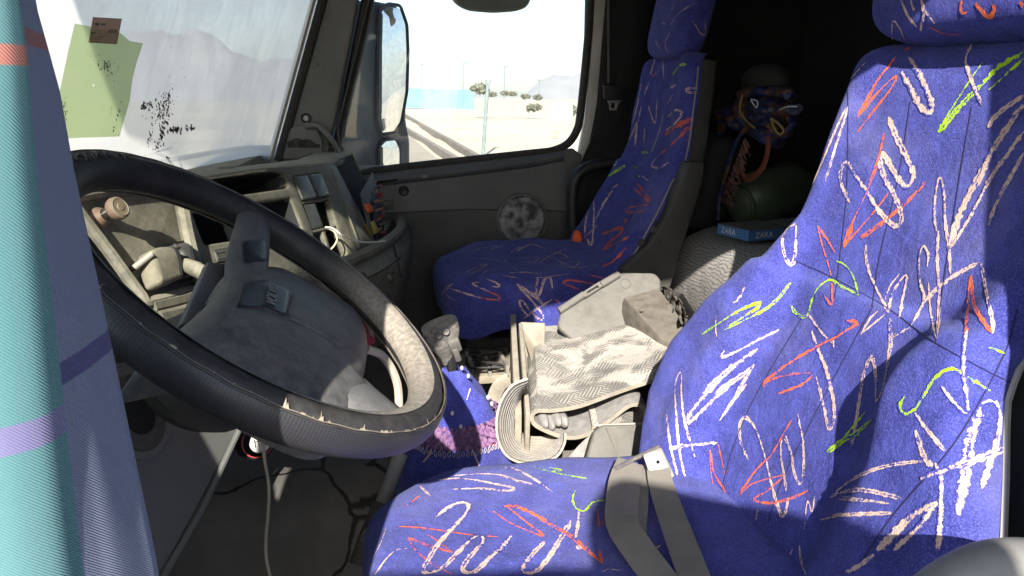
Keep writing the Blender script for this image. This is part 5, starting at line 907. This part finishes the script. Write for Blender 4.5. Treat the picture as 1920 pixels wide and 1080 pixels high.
# ================================================================== BETWEEN THE SEATS
# gear lever with its skirt
gy = .95; gl = thing('gear_lever', 'dusty split-top gear knob on a blue skirt with purple fringe', 'gear lever', P(855, 890, y=gy))
g0 = P(824, 610, y=gy-.02); gd = unit(P(840, 660, y=gy)-P(822, 612, y=gy-.02)); gw = unit(np.cross(gd, (0, 1, 0)))*-1; gx = np.array([gw, np.cross(gd, gw), gd])
mb = MB(); rows = []
for d, rx, ry in ((-.003, .001, .001), (-.004, .028, .018), (.0, .034, .024), (.012, .035, .026), (.03, .031, .025), (.048, .022, .02), (.066, .014, .014), (.085, .011, .011)): rows.append([g0+gd*d+gw*rx*math.copysign(abs(math.cos(q))**.7, math.cos(q))+gx[1]*ry*math.copysign(abs(math.sin(q))**.7, math.sin(q))+gw*d*.1 for q in np.linspace(0, 2*math.pi, 28, endpoint=False)])
mb.grid(rows, 0, False, True); kb_ = obj('knob', mb, MT['knob'], gl)
for px, py, r0 in ((814, 620, .0065), (822, 630, .006), (836, 622, .007)): obj('button', MB().lathe([(0, .004), (r0*.8, .004), (r0, .0)], P(px, py, y=gy-.047), V(0, -1, .25), 14), MT['greyplastic'] if px < 830 else MT['knob'], kb_)
obj('range_switch', MB().box(P(852, 646, y=gy-.03), (.022, .018, .028), 0, gx).box(P(856, 664, y=gy-.03), (.012, .014, .03), 0, gx), MT['greyplastic'], gl, bev=.004)
obj('stem', MB().tube([P(842, 640, y=gy), P(846, 680, y=gy), P(852, 740, y=gy)], .010, 10), MT['black'], gl)
bo = MB(); rows = []; bc = P(852, 690, y=gy); n_ = 64
for z, r0, am, dx in ((0, .018, .004, 0), (-.02, .03, .006, .0), (-.05, .052, .008, .002), (-.09, .075, .006, .004), (-.12, .088, .004, .006), (-.15, .10, .006, .006), (-.19, .112, .008, .004), (-.24, .118, .01, .0), (-.30, .12, .01, 0)):
    rows.append([bc+V(dx, 0, z)+V(math.cos(q), math.sin(q), 0)*(r0+am*math.sin(q*5+z*20)) for q in np.linspace(0, 2*math.pi, n_, endpoint=False)])
bo.grid(rows, 0, False, True); tree = bvh(bo.mesh(SLOT5)); prints(bo, tree, SI, (740, 580), 3.177); obj('skirt', bo, SLOT5, gl, auto=70)
fr = MB(); rows = []
for k in range(8):
    v = k/7; r0 = .079+.020*v; rows.append([bc+V(.004, 0, -.085-.036*v)+V(math.cos(q), math.sin(q), 0)*(r0+.004*math.sin(q*41+k*2)+.003*math.sin(q*67-k)) for q in np.linspace(0, 2*math.pi, 200, endpoint=False)])
fr.grid(rows, 0, False, True); obj('lace_band', fr, MT['fringe'], gl)
lp_ = MB()
for k in range(74):
    q = k/74*2*math.pi; c = bc+V(.004, 0, -.121)+V(math.cos(q), math.sin(q), 0)*.100; l = .011+.006*random.random(); tn = V(-math.sin(q), math.cos(q), 0)
    lp_.tube([c+tn*.0024*math.cos(s)+V(math.cos(q), math.sin(q), 0)*.002*math.sin(s)+V(0, 0, -l/2+l/2*math.sin(s)) for s in np.linspace(.6, 2*math.pi+.3, 8)], .0007, 4)
o = obj('fringe_loop', lp_, MT['loop'], gl); o['kind'] = 'stuff'
for px, py in ((866, 690), (878, 705), (915, 745), (922, 757), (848, 775), (864, 800)): mb = MB(); sblock(mb, P(px, py, y=gy-(.04 if py < 720 else .09)), V(.0032, .0032, .0045), 2., None, 10, 8); obj('bead', mb, MT['loop'], gl)

# folded floor mat
mt = thing('folded_mat', 'folded tread-pattern rubber mat whitened with dust on the console', 'floor mat', P(1120, 800, y=.9))
ny = .88; prof = smooth([P(*p, y=ny) for p in ((1290, 700), (1230, 716), (1160, 738), (1090, 760), (1040, 766), (1010, 768), (998, 780), (1000, 796), (1016, 806), (1060, 818), (1100, 812), (1140, 790), (1180, 764), (1204, 766), (1214, 782), (1200, 797), (1160, 801), (1110, 803))], 5)
adv = P(1020, 592, z=prof[20][2])-prof[25]; adv = V(.10, .46, .012); mb = MB(); N = len(prof); rows = []
th = []
for i, p in enumerate(prof):
    t = unit(prof[min(i+1, N-1)]-prof[max(i-1, 0)]); th.append(unit(np.cross(t, (0, 1, 0))))
for v in np.linspace(0, 1, 24):
    ins = .16*max(0, v-.85)/.15*1.; row = []
    for i, p in enumerate(prof):
        u = i/(N-1); q = p + adv*v*(1-.06*u) + V(0, 0, .004*math.sin(u*19+v*7)+.003*math.sin(v*15)+.012*math.sin(v*3.1)*(u < .3))
        if u < .1: q = q + V(-.045*(v > .0)*max(0, v-.3)/.7*(1-u/.1), 0, 0)
        row.append(q)
    rows.append(row)
top = [[q+th[i]*.004 for i, q in enumerate(r)] for r in rows]; bot = [[q-th[i]*.004 for i, q in enumerate(r)] for r in rows]
m1 = MB().grid(top); m2 = MB().grid(bot); st = MB()
st.grid([top[0], bot[0]]); st.grid([top[-1], bot[-1]]); st.grid([[r[0] for r in top], [r[0] for r in bot]]); st.grid([[r[-1] for r in top], [r[-1] for r in bot]])
up_is_top = th[10][2] > 0
obj('tread_face', m1 if up_is_top else m2, MT['mat'], mt); obj('felt_face', m2 if up_is_top else m1, MT['matback'], mt); obj('cut_edge', st, MT['dustywood'], mt, sm=False)
wd = MB()
for k in range(4): sblock(wd, P(1018+k*12, 786+4*math.sin(k*2), y=ny+.02), V(.010, .03, .013), 2.1, None, 14, 10)
obj('felt_wad', wd, MT['matback'], mt)
# curled strip in front of it
cs = thing('curled_strip', 'curled ribbed rubber strip beside the folded mat', 'rubber strip', P(990, 860, y=.84))
Ac = smooth([P(*p, y=.83) for p in ((990, 712), (962, 724), (942, 752), (933, 790), (938, 830), (958, 858), (1000, 868), (1040, 856), (1056, 832), (1058, 812))], 5); Bc = smooth([P(*p, y=.96) for p in ((988, 716), (978, 740), (972, 770), (972, 800), (985, 815), (1000, 818), (1014, 818), (1026, 814), (1036, 808), (1042, 802))], 5)
mb = MB(); grd = [[a_*(1-v)+b_*v+V(0, 0, -.010*math.sin(v*math.pi)) for v in np.linspace(0, 1, 12)] for a_, b_ in zip(Ac, Bc)]; cen = np.mean([g_ for r in grd for g_ in r], 0)
out = []
for i, r in enumerate(grd):
    row = []
    for j, q in enumerate(r):
        t1 = grd[min(i+1, len(grd)-1)][j]-grd[max(i-1, 0)][j]; t2 = r[min(j+1, 11)]-r[max(j-1, 0)]; n = unit(np.cross(t1, t2)); row.append(q+n*.004*(1 if n @ (q-cen) > 0 else -1))
    out.append(row)
mb.grid([[q+V(0, .0, .0)+(unit(cen-q))*.0012*(i % 2) for q in r] for i, r in enumerate(grd)]); mb.grid(out); mb.grid([[r[0] for r in grd], [r[0] for r in out]]); mb.grid([[r[-1] for r in grd], [r[-1] for r in out]]); mb.grid([grd[0], out[0]]); mb.grid([grd[-1], out[-1]])
rb = MB()
for j in range(1, 11): rb.tube([r[j]+unit(cen-r[j])*.0015 for r in grd], .0011, 5)
o = obj('rib', rb, MT['matback'], cs); o['kind'] = 'stuff'
obj('strip', mb, basic('pale_ribbed_rubber', (.36, .33, .27), .8, (.25, .23, .19), 18, dust=.4, dcol=(.46, .42, .35), grain=.3), cs)
s2 = MB(); s2.grid([[P(*p, y=.88) for p in smooth([V(1118, 808), V(1090, 830), V(1062, 862)], 5)], [P(*p, y=.86) for p in smooth([V(1130, 826), V(1108, 850), V(1080, 880)], 5)]]); s2.grid([[P(*p, y=.885)+V(0, 0, -.008) for p in smooth([V(1118, 808), V(1090, 830), V(1062, 862)], 5)], [P(*p, y=.865)+V(0, 0, -.008) for p in smooth([V(1130, 826), V(1108, 850), V(1080, 880)], 5)]]); obj('loose_end', s2, MT['matback'], cs)
# storage box boards
bx = thing('storage_box', 'open dusty box with thin upright side boards', 'box', P(980, 700, z=-.72))
for p, q, t_, h_ in (((972, 775, -.575), (962, 589, -.50), .013, .16), ((990, 775, -.565), (976, 605, -.49), .009, .15), ((976, 604, -.49), (1022, 606, -.49), .008, .12), ((1000, 690, -.56), (1016, 632, -.53), .006, .12)):
    obj('side_board', board(MB(), P(p[0], p[1], z=p[2]), P(q[0], q[1], z=q[2]), t_, h_), MT['dustywood'], bx, bev=.002)
obj('box_floor', MB().add([P(985, 610, z=-.6), P(1060, 610, z=-.6), P(1060, 760, z=-.62), P(990, 760, z=-.62)], [(0, 1, 2, 3)]), basic('brown_box_lining', (.12, .09, .07), .9, nsc=30, dust=.3), bx)
obj('lining_flap', MB().grid([[P(978, 606, z=-.495), P(985, 640, z=-.52), P(1000, 690, z=-.56)], [P(992, 612, z=-.51), P(1004, 640, z=-.54), P(1006, 690, z=-.57)], [P(1018, 632, z=-.55), P(1016, 650, z=-.57), P(1010, 690, z=-.58)]]), MT['cream'], bx)
tag(obj('loop_bracket', MB().tube(smooth([P(*p, y=1.0) for p in ((955, 712), (938, 722), (928, 745), (930, 770), (942, 782))], 5), .007, 8, sq=2.2), MT['dustywood']), 'pale curved bracket left of the storage box boards', 'bracket')
# grey hinged cover
cf_ = Fr(P(1180, 560, y=1.22), unit(V(-.15, -.75, .6)), V(1, 0, 0)); t = thing('tunnel_cover', 'pale grey plastic cover tilted up with a slotted edge bar', 'cover', P(1180, 610, y=1.2))
plate('panel', cf_, rounded(cf_.poly([(1044, 612), (1052, 578), (1150, 516), (1164, 510), (1228, 511), (1240, 524), (1236, 640), (1100, 660)]), .012), MT['greyplastic'], t, thick=.02, bev=.006)
for bb in ([cf_.at(1048, 583, .006), cf_.at(1095, 552, .008)], [cf_.at(1127, 534, .008), cf_.at(1160, 514, .006)]): obj('edge_bar', MB().tube(bb, .0085, 10), MT['greyplastic'], t)
plate('slot_frame', cf_, cf_.poly([(1092, 549), (1123, 529), (1130, 538), (1098, 559)], .008), MT['greyplastic'], t, thick=.014, bev=.002, off=.014, holes=[cf_.poly([(1100, 549), (1120, 536), (1123, 541), (1103, 554)], .008)])
obj('emboss_ring', MB().tube([cf_.at(1173, 531, .001)+cf_.e*.012*math.cos(q)+cf_.v*.012*math.sin(q) for q in np.linspace(0, 6.28, 24, endpoint=False)], .0016, 6, closed=True), MT['greyplastic'], t)
# steel bracket
br = thing('steel_bracket', 'dusty folded steel bracket with a small round hole', 'bracket', P(1230, 620, z=-.56)); rf = Fr(P(1230, 610, z=-.475), unit(V(-.1, -.25, 1)), V(1, 0, 0)); hc = rf.px(1202, 584)
plate('top_plate', rf, rf.poly([(1171, 559), (1236, 541), (1310, 645), (1279, 676)]), MT['rawsteel'], br, thick=.004, bev=.001, holes=[[(hc[0]+.005*math.cos(q), hc[1]+.005*math.sin(q)) for q in np.linspace(0, 6.28, 12, endpoint=False)]])
q = [rf.at(1171, 559, -.001), rf.at(1279, 676, -.001)]; obj('side_flange', board(MB(), q[0], q[1], .004, .075), MT['rawsteel'], br, bev=.001); q = [rf.at(1171, 559, -.001), rf.at(1236, 541, -.001)]; obj('end_flange', board(MB(), q[0], q[1], .004, .05), MT['rawsteel'], br, bev=.001)
t = thing('torn_lining', 'crumpled torn lining beside the steel bracket', 'cloth', P(1280, 600, z=-.55)); mb = MB(); rg = np.random.default_rng(12)
TL = [[(1238, 540), (1244, 537), (1258, 541), (1264, 550)], [(1246, 556), (1256, 551), (1270, 556), (1278, 568)], [(1256, 575), (1268, 572), (1280, 580), (1290, 592)], [(1272, 598), (1284, 596), (1292, 604), (1300, 616)], [(1290, 622), (1298, 620), (1306, 628), (1312, 634)]]
mb.grid([[P(*(np.array(p)+rg.normal(size=2)*1.5), z=-.47+.02*math.sin(i*2.1+j*1.7)+rg.normal()*.004) for j, p in enumerate(smooth([V(*p) for p in r], 4))] for i, r in enumerate([[tuple(x) for x in r] for r in np.array(smooth([np.array(r, float).ravel() for r in TL], 4)).reshape(-1, 4, 2)])]); obj('cloth', mb, MT['torncloth'], t)
obj('gap_strap', MB().tube([P(1246, 552, z=-.465), P(1275, 560, z=-.475), P(1300, 600, z=-.48), P(1318, 640, z=-.50)], .006, 6, sq=2.5), MT['black'], t)
# grey tray with recess
tf = Fr(P(1170, 840, y=.80), unit(V(-.05, -.8, .6)), V(1, 0, 0)); t = thing('grey_tray', 'dusty grey plastic tray behind the belt bracket', 'tray', P(1170, 900, y=.8))
plate('body', tf, rounded(tf.poly([(1114, 806), (1128, 796), (1243, 794), (1250, 930), (1080, 930)]), .008), MT['greyplastic'], t, thick=.03, bev=.006, holes=[tf.poly([(1143, 806), (1240, 801), (1244, 846), (1162, 850)])])
plate('recess_floor', tf, tf.poly([(1120, 796), (1250, 790), (1252, 870), (1140, 880)], -.028), basic('grey_recess', (.22, .215, .2), .6, dust=.3), t, thick=.004, off=-.024)
t = obj('white_scrap', MB().box(P(1228, 782, y=.86), (.028, .03, .016)), MT['white'], bev=.005); tag(t, 'small white plastic scrap above the grey tray', 'plastic scrap')
for k, (px, py, qx, qy) in enumerate(((1056, 888, 1120, 868), (1070, 876, 1124, 858))):
    t = obj('wood_slat', board(MB(), P(px, py, y=.9), P(qx, qy, y=.98), .012, .012), MT['dustywood'] if k else MT['cream'], bev=.001); tag(t, ('lower thin pale slat in the gap left of the grey tray', 'upper thin dusty slat in the gap left of the grey tray')[k], 'slat', 'slats in the gap')
cb = MB(); rg = np.random.default_rng(5)
for k in range(9):
    y = 1.36+rg.uniform(-.1, .1); cb.tube(smooth([P(860+rg.uniform(0, 90), 660+rg.uniform(-6, 30), y=y) for _ in range(5)], 6), .003, 5)
t = obj('cable_tangle', cb, MT['black']); tag(t, None, None, None, 'stuff')
t = thing('floor_tray', 'dusty tan tray on the floor behind the gear lever', 'tray', P(910, 705, y=1.36)); obj('base', MB().box(P(912, 690, y=1.36), (.24, .16, .02)), basic('tan_board', (.20, .17, .12), .9, nsc=30, dust=.4), t, bev=.003)
for k in range(3): obj('divider', MB().box(P(880+k*32, 682, y=1.33), (.008, .1, .03)), MT['torncloth'], t)
obj('rim', board(MB(), P(868, 655, y=1.45), P(952, 653, y=1.45), .01, .03), MT['trim'], t, bev=.002)

# ================================================================== BUNK AND WHAT LIES ON IT
bk_ = thing('bunk_mattress', 'bunk mattress in grey rippled ticking behind the seats', 'mattress', V(1.2, 1.0, -.56)); mb = MB(); pr = smooth([V(1.6, -.335), V(1.2, -.33), V(.98, -.335), V(.90, -.35), V(.855, -.38), V(.832, -.43), V(.828, -.49), V(.835, -.55), V(.86, -.57)], 6); L = np.r_[0, np.cumsum([np.linalg.norm(pr[i+1]-pr[i]) for i in range(len(pr)-1)])]; rows = []; uvs = []
for k in range(61):
    y = 1.52-1.3*k/60; e_ = max(0, (y-1.47)/.05)**2*.03; rows.append([V(p[0]+e_+.006*math.sin(y*17+p[1]*20), y, p[1]-e_*.6+.006*math.sin(y*11+p[0]*9)) for p in pr]); uvs.append([(y, l) for l in L])
mb.grid(rows, uvs=uvs); obj('mattress_top', mb, MT['tick'], bk_); obj('base_rail', board(MB(), V(.822, 1.52, -.545), V(.822, .3, -.545), .02, .03), basic('brown_bunk_rail', (.13, .09, .06), .7, dust=.2), bk_, bev=.003); obj('bunk_base', MB().box((1.22, .95, -.83), (.78, 1.2, .5)), MT['cabdark'], bk_); obj('cream_rail', board(MB(), V(.79, 1.5, -.575), V(.79, .8, -.575), .012, .03), MT['cream'], bk_, bev=.002)
z0 = -.326; p1, p2, p3 = P(1345, 438, z=z0), P(1403, 453, z=z0), P(1482, 446, z=z0); ea = p2-p1; eb = p3-p2; hgt = .024
bxz = thing('shop_box', 'blue flat cardboard box with white lettering on the bunk', 'box', (p1+p3)/2); q4 = p1+eb; lo = [p1, p2, p3, q4]; hi = [p+V(0, 0, hgt) for p in lo]
bb_ = obj('box_body', MB().add(lo+hi, [(0, 1, 5, 4), (1, 2, 6, 5), (2, 3, 7, 6), (3, 0, 4, 7), (0, 3, 2, 1)]), MT['boxblue'], bxz, sm=False); cc = np.mean(hi, 0); obj('box_lid', MB().add([cc+(p-cc)*1.0+V(0, 0, .0005) for p in hi]+[cc+(p-cc)*1.0+V(0, 0, .002) for p in hi], [(4, 5, 6, 7), (0, 1, 5, 4), (1, 2, 6, 5), (2, 3, 7, 6), (3, 0, 4, 7)]), MT['boxtop'], bxz, sm=False)
zz = V(0, 0, 1)
for A0, E0, fx in ((p1, ea, .36), (p2, eb, .36)):
    ex = unit(E0); no = unit(np.cross(ex, zz)); no = no if no[1] < 0 or no @ (CAM-A0) > 0 else -no; no = no if no @ (CAM-A0) > 0 else -no
    o = text('box_lettering', 'ZARA', A0+E0*fx+zz*hgt*.5+no*.0006, ex, zz, .020, MT['ink'], bb_, .0004)
o = obj('box_label', MB().box(p1+ea*.82+zz*hgt*.5+V(0, -.0006, 0)+unit(V(ea[1], -ea[0], 0))*-.0008, (np.linalg.norm(ea)*.16, .001, .014), 0, np.array([unit(ea), unit(np.cross(zz, ea)), zz])), MT['ink'], bxz, sm=False)
gc = P(1386, 386, x=1.02); gd_ = unit(P(1460, 362, x=1.16)-gc); gb = thing('green_bottle', 'dull green plastic container lying behind the blue box', 'container', gc+gd_*.1-V(0, 0, .06))
R0 = 30/F*np.linalg.norm(gc-CAM); obj('end_cap', MB().lathe([(0, -.012), (R0*.7, -.010), (R0, -.002), (R0*1.02, .004)], gc, gd_, 28), MT['greenbottle'], gb); obj('cap_ring', MB().lathe([(R0*1.02, .002), (R0*1.12, .003), (R0*1.14, .010), (R0*1.05, .014)], gc, gd_, 28), MT['greenbottle'], gb); obj('bottle_body', MB().lathe([(R0*1.05, .01), (R0*1.45, .03), (R0*1.6, .07), (R0*1.6, .19), (R0*1.3, .22), (0, .225)], gc+V(0, 0, .006), gd_, 32), MT['greenbottle'], gb)
hb = thing('holdall', 'dark grey cloth bag leaning on the bunk behind the passenger seat', 'bag', P(1320, 415, x=1.0)); mb = MB(); bc_ = [(1290, 420), (1334, 418), (1352, 300), (1390, 235), (1345, 225), (1318, 260)]
sblock(mb, P(1326, 340, x=1.05), V(.07, .085, .145), 3., np.array([unit(V(1, .2, -.1)), unit(V(-.2, 1, .1)), unit(V(.22, -.10, 1))]), 40, 26); obj('body', mb, MT['bag'], hb); obj('edge_binding', MB().tube(smooth([P(*p, x=.99) for p in ((1346, 412), (1350, 370), (1366, 310), (1380, 270), (1398, 240))], 5), .006, 6), MT['scarf'], hb)
ts = MB(); rg = np.random.default_rng(6)
for k in range(46):
    a_ = k/45; q0 = P(1352+44*a_+rg.normal(), 378-118*a_, x=.985); q1 = P(1368+44*a_*.8+rg.normal()*4, 392-112*a_+rg.normal()*3, x=.98); ts.tube(smooth([q0, (q0+q1)/2+rg.normal(size=3)*.003, q1], 3), .0017, 4)
o = obj('tassel_fringe', ts, MT['tassel'], hb); o['kind'] = 'stuff'
obj('shoulder_strap', MB().tube(smooth([P(*p, x=1.0) for p in ((1440, 255), (1440, 280), (1432, 310), (1415, 330), (1400, 334), (1388, 322), (1394, 300))], 5), .010, 8, sq=.4), MT['orangestrap'], hb)
sf = thing('scarf', 'dark blue patterned scarf bundled on top of the bag', 'scarf', P(1430, 260, x=1.06)); mb = MB(); rg = np.random.default_rng(9)
def fold(pts, r, mb=mb): mb.tube([q+rg.normal(size=3)*.0015 for q in smooth([P(*p, x=1.03+.02*i*(-1)**i*.3) for i, p in enumerate(pts)], 6)], r, 12, sq=.7)
fold([(1392, 176), (1420, 172), (1450, 172), (1478, 176), (1492, 188)], np.linspace(.020, .012, 25)); fold([(1390, 190), (1392, 215), (1410, 240), (1440, 258), (1465, 262)], np.linspace(.018, .022, 25)); fold([(1400, 200), (1430, 205), (1460, 208), (1492, 205)], .018); fold([(1440, 225), (1452, 245), (1470, 255), (1486, 235), (1480, 215)], .012); fold([(1366, 205), (1372, 225), (1385, 235)], .02); fold([(1345, 210), (1356, 228), (1350, 250)], .014); fold([(1410, 215), (1425, 222), (1440, 215)], .016)
sblock(mb, P(1438, 216, x=1.07), V(.05, .068, .052), 2.4, None, 30, 20); obj('folds', mb, MT['scarf'], sf); obj('gold_edge', MB().tube(smooth([P(*p, x=1.0) for p in ((1446, 222), (1452, 240), (1462, 252), (1470, 246), (1460, 232), (1446, 222))], 4), .003, 6).tube(smooth([P(*p, x=1.0) for p in ((1392, 178), (1387, 205), (1398, 225), (1415, 240))], 4), .0025, 6), basic('gold_scarf_edge', (.34, .25, .09), .5), sf); obj('white_edge', MB().tube(smooth([P(*p, x=.995) for p in ((1408, 186), (1420, 190), (1418, 202), (1408, 188))], 4), .0016, 5).tube(smooth([P(*p, x=.995) for p in ((1462, 206), (1478, 200), (1494, 200))], 4), .0016, 5), MT['ink'], sf)
ht = thing('cap', 'dark grey rounded cap on the heap behind the scarf', 'cap', P(1430, 165, x=1.12)); mb = MB(); sblock(mb, P(1436, 152, x=1.13), V(.06, .075, .045), 2.2, None, 28, 16); obj('crown', mb, MT['hat'], ht); mb = MB(); sblock(mb, P(1452, 166, x=1.09), V(.06, .06, .007), 2.2, None, 28, 10); obj('brim', mb, MT['hat'], ht)
rl = thing('roof_lamp', 'pale rim of a roof lamp above the bunk', 'lamp', P(1385, -20, x=1.3)); obj('lens', MB().lathe([(0, -.02), (.03, -.017), (.045, 0), (.05, .02)], P(1380, -18, x=1.3), (0, 0, 1), 20), MT['cream'], rl); obj('base', MB().lathe([(.05, .018), (.055, .03), (.0, .032)], P(1380, -18, x=1.3), (0, 0, 1), 20), MT['cabdark'], rl)
